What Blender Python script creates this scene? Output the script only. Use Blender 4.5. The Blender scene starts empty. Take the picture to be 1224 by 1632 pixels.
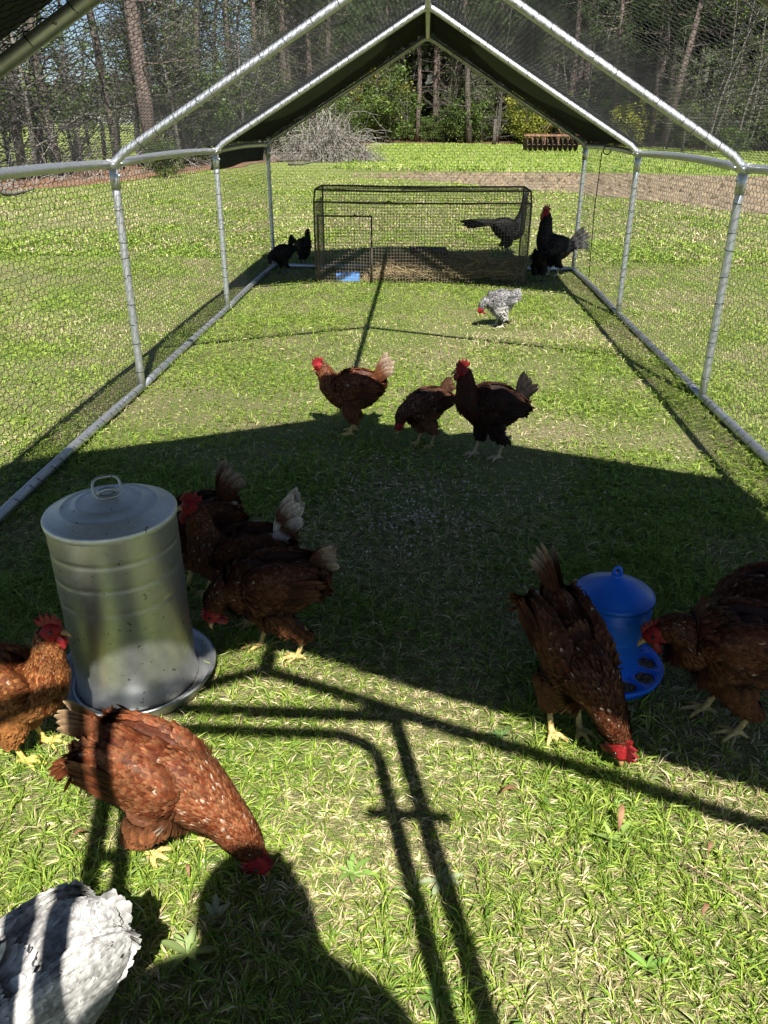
import bpy, math, random
import numpy as np
from mathutils import Vector, Matrix, Quaternion
from mathutils.kdtree import KDTree

rng = np.random.default_rng(7)
random.seed(7)
scene = bpy.context.scene
COL = scene.collection

# ------------------------------------------------------------------ camera
FPX, PITCH, YAW, ROLL = 1278.94, 0.4502, -0.0468, 0.0042
CAM = np.array([0.0142, 0.0049, 1.2639])
_F = np.array([math.sin(YAW)*math.cos(PITCH), math.cos(YAW)*math.cos(PITCH), -math.sin(PITCH)])
_R0 = np.array([math.cos(YAW), -math.sin(YAW), 0.0])
_U0 = np.cross(_R0, _F)
_R = math.cos(ROLL)*_R0 + math.sin(ROLL)*_U0
_U = -math.sin(ROLL)*_R0 + math.cos(ROLL)*_U0
cd = bpy.data.cameras.new('camera')
cam = bpy.data.objects.new('camera', cd)
COL.objects.link(cam)
cd.sensor_fit = 'HORIZONTAL'; cd.sensor_width = 36.0
cd.lens = FPX/1224*36.0
cd.clip_start = 0.02; cd.clip_end = 2000
cam.matrix_world = Matrix(((_R[0], _U[0], -_F[0], CAM[0]), (_R[1], _U[1], -_F[1], CAM[1]),
                           (_R[2], _U[2], -_F[2], CAM[2]), (0, 0, 0, 1)))
scene.camera = cam
scene.render.resolution_x = 768; scene.render.resolution_y = 1024

def G(u, v, z=0.0):
    """photo pixel -> point on the level z"""
    d = _F + _R*(u-612)/FPX - _U*(v-816)/FPX
    return CAM + d*(z-CAM[2])/d[2]
def AT(u, Y):
    """x at depth Y on the ground seen in photo column u (near the horizon)"""
    d = _F + _R*(u-612)/FPX - _U*(230-816)/FPX
    return CAM[0] + d[0]*(Y-CAM[1])/d[1]

# ------------------------------------------------------------------ light
SX, SY = 0.19, 0.79                      # shadow offset per metre of height: -x, +y
elev = math.atan(1/math.hypot(SX, SY))
world = bpy.data.worlds.new('World'); scene.world = world
world.use_nodes = True
nt = world.node_tree
for n in list(nt.nodes): nt.nodes.remove(n)
wo = nt.nodes.new('ShaderNodeOutputWorld'); bg = nt.nodes.new('ShaderNodeBackground')
sk = nt.nodes.new('ShaderNodeTexSky'); sk.sky_type = 'NISHITA'; sk.sun_disc = False
sk.sun_elevation = elev; sk.sun_rotation = math.atan2(SX, -SY)
sk.air_density = 0.7; sk.dust_density = 0.28; sk.ozone_density = 1.0; sk.altitude = 300
bg.inputs['Strength'].default_value = 0.05
nt.links.new(sk.outputs[0], bg.inputs[0]); nt.links.new(bg.outputs[0], wo.inputs[0])
sd = bpy.data.lights.new('sun', 'SUN'); sd.energy = 5.0; sd.angle = math.radians(0.53)
sd.color = (1.0, 0.955, 0.88)
sun = bpy.data.objects.new('sun', sd); COL.objects.link(sun)
sun.location = (2, -8, 12)
sun.rotation_euler = Vector((-SX, SY, -1)).to_track_quat('-Z', 'Y').to_euler()
scene.view_settings.view_transform = 'Standard'
scene.view_settings.look = 'None'
scene.view_settings.exposure = 1.24
scene.view_settings.gamma = 1.0
scene.render.engine = 'CYCLES'

# ------------------------------------------------------------------ helpers
def link(o, parent=None):
    COL.objects.link(o)
    if parent is not None: o.parent = parent
    return o
def tag(o, label=None, cat=None, group=None, kind=None):
    if label: o['label'] = label
    if cat: o['category'] = cat
    if group: o['group'] = group
    if kind: o['kind'] = kind
    return o
def empty(name, loc=(0, 0, 0), rz=0.0):
    o = bpy.data.objects.new(name, None); o.empty_display_size = 0.1
    o.location = Vector(loc); o.rotation_euler = (0, 0, rz)
    return link(o)
def np_mesh(name, V, F, mat=None, col=None, smooth=False):
    """V (n,3); F (m,k) ints; col (n,3) optional vertex colours"""
    V = np.asarray(V, np.float32); F = np.asarray(F, np.int32)
    me = bpy.data.meshes.new(name)
    m, k = F.shape
    me.vertices.add(len(V)); me.vertices.foreach_set('co', V.ravel())
    me.loops.add(m*k); me.loops.foreach_set('vertex_index', F.ravel())
    me.polygons.add(m); me.polygons.foreach_set('loop_start', np.arange(m, dtype=np.int32)*k)
    try: me.polygons.foreach_set('loop_total', np.full(m, k, np.int32))
    except Exception: pass
    me.polygons.foreach_set('use_smooth', np.full(m, bool(smooth)))
    me.update(calc_edges=True); me.validate()
    if col is not None:
        a = me.color_attributes.new('Col', 'FLOAT_COLOR', 'POINT')
        c = np.ones((len(V), 4), np.float32); c[:, :3] = col
        a.data.foreach_set('color', c.ravel())
    if mat: me.materials.append(mat)
    return me
class MB:
    def __init__(s): s.v = []; s.f = []
    def add(s, V, F):
        o = len(s.v); s.v += [tuple(map(float, p)) for p in V]; s.f += [tuple(int(i)+o for i in f) for f in F]; return s
    def box(s, c, d, R=None):
        c = np.array(c, float); d = np.array(d, float)/2
        P = np.array([(x, y, z) for x in (-1, 1) for y in (-1, 1) for z in (-1, 1)], float)*d
        if R is not None: P = P @ np.asarray(R).T
        return s.add(P+c, [(0, 1, 3, 2), (4, 6, 7, 5), (0, 4, 5, 1), (2, 3, 7, 6), (0, 2, 6, 4), (1, 5, 7, 3)])
    def tube(s, P, r, n=8, cap=True, closed=False):
        P = np.array(P, float); m = len(P)
        r = np.full(m, r, float) if np.isscalar(r) else np.array(r, float)
        T = np.zeros_like(P)
        if closed: T = np.roll(P, -1, 0)-np.roll(P, 1, 0)
        else:
            T[1:-1] = P[2:]-P[:-2]; T[0] = P[1]-P[0]; T[-1] = P[-1]-P[-2]
        T /= np.linalg.norm(T, axis=1)[:, None]+1e-12
        a = np.array([0, 0, 1.]) if abs(T[0][2]) < .9 else np.array([1., 0, 0])
        N = np.cross(T[0], a); N /= np.linalg.norm(N)
        th = np.arange(n)*2*math.pi/n; V = []
        for i in range(m):
            N = N-T[i]*(N@T[i]); N /= np.linalg.norm(N)+1e-12
            B = np.cross(T[i], N)
            V.append(P[i]+r[i]*(np.cos(th)[:, None]*N+np.sin(th)[:, None]*B))
        V = np.concatenate(V); F = []
        for i in range(m if closed else m-1):
            j = (i+1) % m
            for k in range(n):
                F.append((i*n+k, i*n+(k+1) % n, j*n+(k+1) % n, j*n+k))
        if cap and not closed:
            F.append(tuple(range(n))[::-1]); F.append(tuple((m-1)*n+k for k in range(n)))
        return s.add(V, F)
    def lathe(s, prof, n=40, c=(0, 0, 0), cap0=False, cap1=False):
        th = np.arange(n)*2*math.pi/n; V = []; F = []
        for r, z in prof: V += [(c[0]+r*math.cos(t), c[1]+r*math.sin(t), c[2]+z) for t in th]
        m = len(prof)
        for i in range(m-1):
            for k in range(n): F.append((i*n+k, i*n+(k+1) % n, (i+1)*n+(k+1) % n, (i+1)*n+k))
        if cap0: F.append(tuple(range(n))[::-1])
        if cap1: F.append(tuple((m-1)*n+k for k in range(n)))
        return s.add(V, F)
    def ball(s, c, r, R=None, nu=10, nv=7):
        V = []; F = []; r = np.array(r, float)*np.ones(3)
        for i in range(nv+1):
            p = math.pi*i/nv
            for k in range(nu):
                t = 2*math.pi*k/nu; V.append((math.sin(p)*math.cos(t), math.sin(p)*math.sin(t), math.cos(p)))
        V = np.array(V)*r
        if R is not None: V = V @ np.asarray(R).T
        V = V+np.array(c, float)
        for i in range(nv):
            for k in range(nu): F.append((i*nu+k, (i+1)*nu+k, (i+1)*nu+(k+1) % nu, i*nu+(k+1) % nu))
        return s.add(V, F)
    def mesh(s, name, mat=None, smooth=False):
        me = bpy.data.meshes.new(name); me.from_pydata(s.v, [], s.f)
        me.update(); me.validate()
        if smooth: me.polygons.foreach_set('use_smooth', np.ones(len(me.polygons), bool))
        if mat: me.materials.append(mat)
        return me
    def obj(s, name, mat=None, parent=None, smooth=False):
        return link(bpy.data.objects.new(name, s.mesh(name, mat, smooth)), parent)
def mobj(name, me, parent=None): return link(bpy.data.objects.new(name, me), parent)
def prisms(A, B, r):
    """thin three-sided wires from A to B (n,3)"""
    A = np.asarray(A, float); B = np.asarray(B, float); n = len(A)
    T = B-A; T /= np.linalg.norm(T, axis=1)[:, None]+1e-12
    ref = np.where(np.abs(T[:, 2:3]) < .9, np.array([[0, 0, 1.]]), np.array([[1., 0, 0]]))
    N = np.cross(T, ref); N /= np.linalg.norm(N, axis=1)[:, None]; Bn = np.cross(T, N)
    V = np.zeros((n, 6, 3))
    for k in range(3):
        a = 2*math.pi*k/3; o = r*(math.cos(a)*N+math.sin(a)*Bn)
        V[:, k] = A+o; V[:, 3+k] = B+o
    base = np.arange(n)[:, None]*6
    F = np.concatenate([base+np.array([[k, (k+1) % 3, 3+(k+1) % 3, 3+k]]) for k in range(3)])
    return V.reshape(-1, 3), F
def vnoise(x, y, seed=0):
    """smooth value noise, vectorised"""
    r = np.random.default_rng(seed); tab = r.random((64, 64))
    xi = np.floor(x).astype(int); yi = np.floor(y).astype(int); fx = x-xi; fy = y-yi
    fx = fx*fx*(3-2*fx); fy = fy*fy*(3-2*fy)
    t = lambda a, b: tab[a % 64, b % 64]
    return (t(xi, yi)*(1-fx)+t(xi+1, yi)*fx)*(1-fy)+(t(xi, yi+1)*(1-fx)+t(xi+1, yi+1)*fx)*fy

# ------------------------------------------------------------------ materials
def mat_new(name):
    m = bpy.data.materials.new(name); m.use_nodes = True
    return m, m.node_tree, m.node_tree.nodes['Principled BSDF']
def N(t, kind, **kw):
    n = t.nodes.new(kind)
    for k, v in kw.items():
        if k in n.inputs: n.inputs[k].default_value = v
        else: setattr(n, k, v)
    return n
def ramp(t, stops):
    n = t.nodes.new('ShaderNodeValToRGB'); e = n.color_ramp.elements
    while len(e) < len(stops): e.new(0.5)
    for el, (p, c) in zip(e, stops): el.position = p; el.color = (*c, 1)
    return n
def rgbmix(t, a, b, fac, mode='MIX'):
    n = t.nodes.new('ShaderNodeMix'); n.data_type = 'RGBA'; n.blend_type = mode
    for s, x in ((n.inputs[0], fac), (n.inputs[6], a), (n.inputs[7], b)):
        if isinstance(x, bpy.types.NodeSocket): t.links.new(x, s)
        elif isinstance(x, (int, float)): s.default_value = x
        else: s.default_value = (*x, 1)
    return n.outputs[2]
def bump(t, b, h, strength=.3, dist=.01):
    n = t.nodes.new('ShaderNodeBump'); n.inputs['Strength'].default_value = strength
    n.inputs['Distance'].default_value = dist
    t.links.new(h, n.inputs['Height']); t.links.new(n.outputs[0], b.inputs['Normal'])
def simple(name, c1, c2=None, scale=8, rough=.6, metal=0, bmp=0, detail=4, coords='Object'):
    m, t, b = mat_new(name)
    co = t.nodes.new('ShaderNodeTexCoord')
    nz = N(t, 'ShaderNodeTexNoise', Scale=scale, Detail=detail); t.links.new(co.outputs[coords], nz.inputs[0])
    if c2 is None: c2 = tuple(x*.75 for x in c1)
    r = ramp(t, [(.35, c2), (.65, c1)]); t.links.new(nz.outputs[0], r.inputs[0])
    t.links.new(r.outputs[0], b.inputs['Base Color'])
    b.inputs['Roughness'].default_value = rough; b.inputs['Metallic'].default_value = metal
    if bmp: bump(t, b, nz.outputs[0], bmp, .004)
    return m
def attr_mat(name, rough=.6, transl=0.0, noise=None, spec=.3):
    m, t, b = mat_new(name)
    a = N(t, 'ShaderNodeVertexColor', layer_name='Col')
    src = a.outputs[0]
    if noise:
        co = t.nodes.new('ShaderNodeTexCoord')
        nz = N(t, 'ShaderNodeTexNoise', Scale=noise, Detail=3); t.links.new(co.outputs['Object'], nz.inputs[0])
        r = ramp(t, [(.3, (.6, .6, .6)), (.7, (1.25, 1.25, 1.25))]); t.links.new(nz.outputs[0], r.inputs[0])
        src = rgbmix(t, src, r.outputs[0], 1.0, 'MULTIPLY')
    t.links.new(src, b.inputs['Base Color'])
    b.inputs['Roughness'].default_value = rough; b.inputs['Specular IOR Level'].default_value = spec
    if transl:
        out = t.nodes['Material Output']
        tr = t.nodes.new('ShaderNodeBsdfTranslucent'); t.links.new(src, tr.inputs[0])
        mx = t.nodes.new('ShaderNodeMixShader'); mx.inputs[0].default_value = transl
        t.links.new(b.outputs[0], mx.inputs[1]); t.links.new(tr.outputs[0], mx.inputs[2])
        t.links.new(mx.outputs[0], out.inputs[0])
    return m
M = {}
M['grass'] = attr_mat('grass_blade', .5, .25, spec=.35)
M['leaf'] = attr_mat('tree_leaf', .5, .3)
M['feather'] = attr_mat('feathers', .6, .0, noise=90, spec=.16)
M['skin'] = attr_mat('bird_body', .6, .0, noise=120, spec=.25)
M['comb'] = simple('red_comb_skin', (.25, .012, .016), (.15, .006, .009), 120, .5, bmp=.3)
M['beak'] = simple('horn_beak', (.55, .36, .14), (.3, .16, .06), 60, .4)
M['eye'] = simple('bird_eye', (.035, .018, .010), (.010, .008, .006), 200, .12)
M['wire'] = simple('black_coated_wire', (.008, .010, .009), (.006, .007, .0065), 20, .75)
M['weld'] = simple('galvanised_cage_wire', (.20, .165, .11), (.10, .08, .055), 14, .6)
M['cageframe'] = simple('cage_frame_wood', (.10, .085, .07), (.05, .04, .035), 18, .8, bmp=.3)
M['rust'] = simple('rusty_iron', (.27, .14, .085), (.12, .06, .04), 9, .85, bmp=.4)
M['rustdark'] = simple('dark_rust_disc', (.09, .055, .04), (.04, .028, .022), 12, .8)
M['blue'] = simple('blue_plastic', (.016, .18, .82), (.012, .14, .70), 14, .36)
M['bluepale'] = simple('pale_blue_plastic', (.14, .34, .75), (.10, .27, .65), 9, .4)
M['feed'] = simple('feed_pellets', (.40, .30, .17), (.10, .065, .035), 160, .9, bmp=.8)
M['board'] = simple('weathered_board', (.10, .085, .07), (.05, .042, .036), 10, .85)
M['straw'] = attr_mat('straw_stems', .6, .15)
M['rope'] = simple('black_cord', (.02, .022, .02), None, 40, .7)
M['post'] = simple('weathered_fence_post', (.13, .11, .095), (.06, .05, .045), 9, .9, bmp=.4)
M['brush'] = simple('grey_dead_brush', (.27, .25, .225), (.12, .105, .09), 3, .9)
M['cloth'] = attr_mat('person_clothes', .8, 0, noise=40)
M['hair'] = simple('brown_hair', (.06, .035, .02), (.03, .018, .012), 50, .5)
M['phone'] = simple('phone_black_glass', (.02, .02, .022), None, 5, .15)
M['deadleaf'] = simple('dry_leaf', (.30, .16, .07), (.18, .09, .045), 40, .7)

def galv(name, tint=(.55, .56, .56), rough=.38, spang=45, dirt=.5, con=.12, bmp=.05):
    m, t, b = mat_new(name)
    co = t.nodes.new('ShaderNodeTexCoord')
    vo = N(t, 'ShaderNodeTexVoronoi', Scale=spang); t.links.new(co.outputs['Object'], vo.inputs[0])
    r1 = ramp(t, [(.0, tuple(c*(1-con) for c in tint)), (1, tuple(min(1, c*(1+con)) for c in tint))])
    t.links.new(vo.outputs['Color'], r1.inputs[0])
    nz = N(t, 'ShaderNodeTexNoise', Scale=5.0, Detail=8, Roughness=.7); t.links.new(co.outputs['Object'], nz.inputs[0])
    r2 = ramp(t, [(.42, (0, 0, 0)), (.72, (dirt, dirt, dirt))]); t.links.new(nz.outputs[0], r2.inputs[0])
    c = rgbmix(t, r1.outputs[0], (.27, .255, .22), r2.outputs[0])
    sp = N(t, 'ShaderNodeTexNoise', Scale=60.0, Detail=2); t.links.new(co.outputs['Object'], sp.inputs[0])
    r3 = ramp(t, [(.69, (0, 0, 0)), (.72, (.8, .8, .8))]); t.links.new(sp.outputs[0], r3.inputs[0])
    c = rgbmix(t, c, (.10, .075, .05), r3.outputs[0])
    t.links.new(c, b.inputs['Base Color'])
    b.inputs['Metallic'].default_value = .9
    rr = N(t, 'ShaderNodeMapRange'); rr.inputs['To Min'].default_value = rough; rr.inputs['To Max'].default_value = rough+.3
    t.links.new(nz.outputs[0], rr.inputs[0]); t.links.new(rr.outputs[0], b.inputs['Roughness'])
    bump(t, b, nz.outputs[0], bmp, .01)
    return m
M['pipe'] = galv('galvanised_pipe', (.62, .64, .66), .34, 90, .35, .06, .012)
M['drum'] = galv('galvanised_sheet', (.60, .61, .60), .24, 110, .4, .06)
M['lidmetal'] = galv('galvanised_lid', (.78, .79, .78), .42, 110, .35, .06)
M['pan'] = galv('galvanised_pan', (.5, .52, .54), .36, 40, .5)

def tarp_mat():
    m, t, b = mat_new('dark_green_tarpaulin')
    co = t.nodes.new('ShaderNodeTexCoord')
    w = N(t, 'ShaderNodeTexWave', Scale=3.0, Distortion=1.5); t.links.new(co.outputs['Object'], w.inputs[0])
    nz = N(t, 'ShaderNodeTexNoise', Scale=4.0, Detail=6); t.links.new(co.outputs['Object'], nz.inputs[0])
    r = ramp(t, [(.3, (.045, .053, .055)), (.7, (.070, .080, .083))]); t.links.new(nz.outputs[0], r.inputs[0])
    t.links.new(r.outputs[0], b.inputs['Base Color']); b.inputs['Roughness'].default_value = .9; b.inputs['Specular IOR Level'].default_value = .06
    bump(t, b, nz.outputs[0], .5, .03)
    return m
M['tarp'] = tarp_mat()

def bark(name, c1, c2, sc=9):
    m, t, b = mat_new(name)
    co = t.nodes.new('ShaderNodeTexCoord'); mp = N(t, 'ShaderNodeMapping'); mp.inputs['Scale'].default_value = (1, 1, .18)
    t.links.new(co.outputs['Object'], mp.inputs[0])
    vo = N(t, 'ShaderNodeTexVoronoi', Scale=sc, feature='DISTANCE_TO_EDGE'); t.links.new(mp.outputs[0], vo.inputs[0])
    nz = N(t, 'ShaderNodeTexNoise', Scale=2.2, Detail=6); t.links.new(mp.outputs[0], nz.inputs[0])
    r = ramp(t, [(.0, tuple(x*.35 for x in c2)), (.25, c1)]); t.links.new(vo.outputs[0], r.inputs[0])
    c = rgbmix(t, r.outputs[0], c2, nz.outputs[0])
    t.links.new(c, b.inputs['Base Color']); b.inputs['Roughness'].default_value = .9
    bump(t, b, vo.outputs[0], .6, .03)
    return m
M['pine'] = bark('pine_bark', (.20, .145, .12), (.11, .085, .075))
M['greybark'] = bark('pale_grey_bark', (.20, .185, .16), (.11, .10, .085), 14)
M['darkbark'] = bark('dark_bark', (.13, .105, .085), (.07, .058, .05))

def ground_mat():
    m, t, b = mat_new('lawn_ground')
    g = t.nodes.new('ShaderNodeNewGeometry')
    def nz(sc, det=5, ro=.6):
        n = N(t, 'ShaderNodeTexNoise', Scale=sc, Detail=det, Roughness=ro); t.links.new(g.outputs['Position'], n.inputs[0]); return n.outputs[0]
    
    fib = []
    for sc_ in ((320, 60, 1), (70, 300, 1)):
        mp = N(t, 'ShaderNodeMapping'); mp.inputs['Scale'].default_value = sc_; t.links.new(g.outputs['Position'], mp.inputs[0])
        mp.inputs['Rotation'].default_value = (0, 0, .5)
        f_ = N(t, 'ShaderNodeTexNoise', Scale=1.0, Detail=2); t.links.new(mp.outputs[0], f_.inputs[0]); fib.append(f_.outputs[0])
    mx_ = N(t, 'ShaderNodeMath', operation='MAXIMUM'); t.links.new(fib[0], mx_.inputs[0]); t.links.new(fib[1], mx_.inputs[1])
    av_ = N(t, 'ShaderNodeMath', operation='MULTIPLY_ADD'); t.links.new(mx_.outputs[0], av_.inputs[0]); av_.inputs[1].default_value = 1.5; av_.inputs[2].default_value = -.36
    fine = av_.outputs[0]; mid = nz(1.6, 5); med = nz(45, 4, .7); big = nz(.22, 4); tiny = nz(160, 3)
    straw = ramp(t, [(.28, (.09, .07, .032)), (.46, (.34, .28, .14)), (.65, (.66, .57, .34))]); t.links.new(fine, straw.inputs[0])
    green = ramp(t, [(.25, (.035, .065, .008)), (.5, (.165, .245, .028)), (.78, (.40, .47, .08))]); t.links.new(tiny, green.inputs[0])
    f = N(t, 'ShaderNodeMath', operation='ADD'); t.links.new(mid, f.inputs[0]); t.links.new(med, f.inputs[1])
    r = ramp(t, [(.42, (1, 1, 1)), (.60, (0, 0, 0))])
    f2 = N(t, 'ShaderNodeMath', operation='MULTIPLY'); t.links.new(f.outputs[0], f2.inputs[0]); f2.inputs[1].default_value = .5
    t.links.new(f2.outputs[0], r.inputs[0])
    # beyond the near lawn, where blades are no longer built, the sheet itself is mostly green
    sx = t.nodes.new('ShaderNodeSeparateXYZ'); t.links.new(g.outputs['Position'], sx.inputs[0])
    mr = N(t, 'ShaderNodeMapRange'); mr.inputs['From Min'].default_value = 9; mr.inputs['From Max'].default_value = 18
    mr.inputs['To Min'].default_value = 0; mr.inputs['To Max'].default_value = .75
    t.links.new(sx.outputs[1], mr.inputs[0])
    mxg = N(t, 'ShaderNodeMath', operation='MAXIMUM'); t.links.new(r.outputs[0], mxg.inputs[0]); t.links.new(mr.outputs[0], mxg.inputs[1])
    c = rgbmix(t, straw.outputs[0], green.outputs[0], mxg.outputs[0])
    dr = ramp(t, [(.30, (.55, .5, .45)), (.5, (1, 1, 1))]); t.links.new(big, dr.inputs[0])
    c = rgbmix(t, c, dr.outputs[0], .5, 'MULTIPLY')
    t.links.new(c, b.inputs['Base Color']); b.inputs['Roughness'].default_value = .95
    bump(t, b, fine, 1.0, .02)
    return m
M['ground'] = ground_mat()
def soil_mat(name, stops, sc):
    m, t, b = mat_new(name)
    g = t.nodes.new('ShaderNodeNewGeometry')
    n1 = N(t, 'ShaderNodeTexNoise', Scale=sc, Detail=8, Roughness=.75); t.links.new(g.outputs['Position'], n1.inputs[0])
    r = ramp(t, stops); t.links.new(n1.outputs[0], r.inputs[0]); t.links.new(r.outputs[0], b.inputs['Base Color'])
    b.inputs['Roughness'].default_value = .95; bump(t, b, n1.outputs[0], 1.0, .06)
    return m
M['soil'] = soil_mat('tilled_soil', [(.3, (.08, .062, .042)), (.5, (.20, .155, .10)), (.7, (.29, .23, .15))], 3.5)
M['litter'] = soil_mat('leaf_litter', [(.3, (.05, .032, .02)), (.5, (.19, .105, .06)), (.7, (.34, .19, .10))], 5)
M['field'] = soil_mat('field_grass', [(.3, (.09, .14, .02)), (.5, (.165, .225, .035)), (.7, (.27, .30, .065))], 2.0)

# ------------------------------------------------------------------ ground
def sheet(name, outline, z, mat, n=60, jitter=.35, seed=1):
    """a thin ground sheet with an uneven edge"""
    r = random.Random(seed); P = []
    m = len(outline)
    for i in range(m):
        a = Vector(outline[i]); b_ = Vector(outline[(i+1) % m]); k = max(2, int((b_-a).length/1.2))
        for j in range(k):
            p = a.lerp(b_, j/k); P.append((p.x+r.uniform(-jitter, jitter), p.y+r.uniform(-jitter, jitter), z))
    me = bpy.data.meshes.new(name); me.from_pydata(P, [], [tuple(range(len(P)))]); me.update(); me.materials.append(mat)
    o = mobj(name, me); return tag(o, kind='structure')
MB().add([(-600, -60, 0), (600, -60, 0), (600, 900, 0), (-600, 900, 0)], [(0, 1, 2, 3)]).obj('ground', M['ground'])
tag(bpy.data.objects['ground'], kind='structure')
sheet('tilled_soil', [(-.6, 23.0), (0.9, 20.6), (3.0, 18.0), (4.2, 15.5), (5.4, 13.6), (30, 12.6), (60, 12.5), (60, 25), (9, 24.2), (4, 25.6), (0, 25.0)], .006, M['soil'], seed=3)
sheet('field_grass', [(-2.9, 29), (1.5, 26.2), (4.5, 26.4), (9, 25), (60, 25.8), (70, 48), (28, 42), (18.5, 46), (14.8, 55.5), (8, 64), (-2.6, 66)], .005, M['field'], seed=4)
sheet('forest_floor', [(-5.5, 68), (-1.5, 66.2), (8, 64.4), (15.2, 55.8), (19, 46.6), (28, 42.6), (70, 48.4), (90, 140), (-9, 140)], .010, M['litter'], seed=5)
sheet('leaf_litter', [(-16, 12), (-8.6, 16.2), (-7.5, 20.3), (-6.4, 25.6), (-5.6, 31.9), (-4.4, 36), (-4.0, 66), (-9, 68), (-8.6, 40), (-10.5, 28), (-13.2, 22), (-24, 15)], .008, M['litter'], seed=6)

# ------------------------------------------------------------------ chicken run
W2, HW, HR = 1.441, 1.092, 1.933
FY = [0.13, 2.06, 4.0, 6.0, 8.0]
PR = .0195
run = empty('chicken_run', (0, 0, 0))
tag(run, 'galvanised pipe chicken run with black wire netting and two dark tarps', 'chicken run')
def bow(a, b_, sag=0.0, n=9, side=0.0):
    a = np.array(a, float); b_ = np.array(b_, float)
    return [a+(b_-a)*t+np.array([side*math.sin(math.pi*t), 0, sag*math.sin(math.pi*t)]) for t in np.linspace(0, 1, n)]
def pipe(name, P, r=PR, n=12): return MB().tube(P, r, n).obj(name, M['pipe'], run, True)
lash = []       # (path, r) for the binding wire
for i, y in enumerate(FY):
    for s in (-1, 1):
        pipe('post', bow((s*W2, y, .0), (s*W2, y, HW-.02), 0)); lash.append(((s*W2, y, .05), (s*W2, y, HW-.04)))
        # rafter with a short bend at the eave and the ridge
        P = [(s*W2, y, HW-.03), (s*(W2-.015), y, HW+.012), (s*(W2-.06), y, HW+.05)]
        P += [tuple(p) for p in bow((s*(W2-.10), y, HW+.073), (s*.08, y, HR-.035), -.004, 7)] + [(s*.03, y, HR-.008), (0, y, HR)]
        pipe('rafter', P); lash.append(((s*(W2-.10), y, HW+.073), (s*.08, y, HR-.035)))
        # socket sleeve at the eave
        MB().tube([(s*W2, y, HW-.11), (s*W2, y, HW-.015)], PR+.003, 12).obj('socket', M['pipe'], run, True)
        MB().tube([(s*W2, y-.075, HW), (s*W2, y+.075, HW)], PR+.003, 12).obj('socket', M['pipe'], run, True)
    MB().tube([(0, y-(.07 if i else -.01), HR+.004), (0, y+.07, HR+.004)], PR+.003, 12).obj('socket', M['pipe'], run, True)
for i in range(4):
    y0, y1 = FY[i], FY[i+1]
    for s in (-1, 1):
        pipe('base_rail', bow((s*W2, y0, .024), (s*W2, y1, .024), .004*(1 if i % 2 else -1), side=.008*s)); lash.append(((s*W2, y0+.05, .024), (s*W2, y1-.05, .024)))
        pipe('eave_rail', bow((s*W2, y0, HW), (s*W2, y1, HW), .012, side=.01*s)); 
    pipe('ridge_pipe', bow((0, y0, HR+.004), (0, y1, HR+.004), -.008), PR-.002)
pipe('base_rail', bow((-W2, FY[-1], .024), (W2, FY[-1], .024), 0)); pipe('base_rail', bow((-W2, FY[0], .022), (-.36, FY[0], .022), 0)); pipe('base_rail', bow((.30, FY[0], .022), (W2, FY[0], .022), 0))
# bolts at the joints
for y in FY[1:]:
    for s in (-1, 1):
        b_ = MB()
        for dz, dy in ((-.05, -.0), (0, -.055), (0, .055)):
            b_.ball((s*(W2-PR-.004), y+dy, HW+dz), .0075, None, 8, 5)
        b_.obj('bolt', M['pipe'], run, True)
# binding wire wound round the pipes
mb = MB(); lr = random.Random(5)
for a, b_ in lash:
    a = np.array(a, float); b_ = np.array(b_, float); L = np.linalg.norm(b_-a); T = (b_-a)/L
    ref = np.array([0, 0, 1.]) if abs(T[2]) < .9 else np.array([1., 0, 0])
    n1 = np.cross(T, ref); n1 /= np.linalg.norm(n1); n2 = np.cross(T, n1)
    d = lr.uniform(.03, .08)
    while d < L-.03:
        tilt = lr.uniform(-.6, .9); k0 = lr.uniform(0, 6.28); P = []
        for k in range(10):
            t = k0+k*2*math.pi/9.2
            P.append(a+T*(d+tilt*.03*(k/9-.5))+(PR+.0016)*(math.cos(t)*n1+math.sin(t)*n2))
        mb.tube(P, .0016, 3, False); d += lr.uniform(.055, .15)
tag(mb.obj('binding_wire', M['wire'], run), kind='stuff')
# hexagonal wire netting, one panel mesh shared by alike bays
def hexnet(w, h, inside=None, px=.045, py=.0245, r=.00115, seed=0):
    rr = np.random.default_rng(seed)
    nx = int(w/px)+3; ny = int(h/py)+3; A = []; B = []
    s = .36*py*1.5
    J = {}
    def vtx(i, j, top):
        k = (i, j, top)
        if k not in J:
            cx = (i+.5*(j % 2))*px; cy = j*py
            J[k] = np.array([cx+rr.normal(0, .0018), cy+(s if top else -s)*.72+rr.normal(0, .0015)])
        return J[k]
    for j in range(ny):
        for i in range(-1, nx):
            # vertical twist and two slanting wires up to the row above
            b0, t0 = vtx(i, j, 0), vtx(i, j, 1)
            A.append(b0); B.append(t0)
            o = j % 2
            A.append(t0); B.append(vtx(i+o, j+1, 0)); A.append(t0); B.append(vtx(i-1+o, j+1, 0))
    A = np.array(A); B = np.array(B); mid = (A+B)/2
    k = (mid[:, 0] > 0) & (mid[:, 0] < w) & (mid[:, 1] > 0) & (mid[:, 1] < h)
    if inside is not None: k &= inside(mid[:, 0], mid[:, 1])
    A, B = A[k], B[k]
    # gentle bulge of the netting
    def z(P): return .010*np.sin(P[:, 0]*3.1)*np.sin(P[:, 1]*math.pi/h)
    A3 = np.column_stack([A, z(A)]); B3 = np.column_stack([B, z(B)])
    V, F = prisms(A3, B3, r)
    return np_mesh('wire_netting', V, F, M['wire'])
bay = 1.94
wall_me = hexnet(2.0, HW-.02, seed=1)
slope = math.hypot(W2, HR-HW); roof_me = hexnet(2.0, slope, r=.0014, seed=2)
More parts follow.
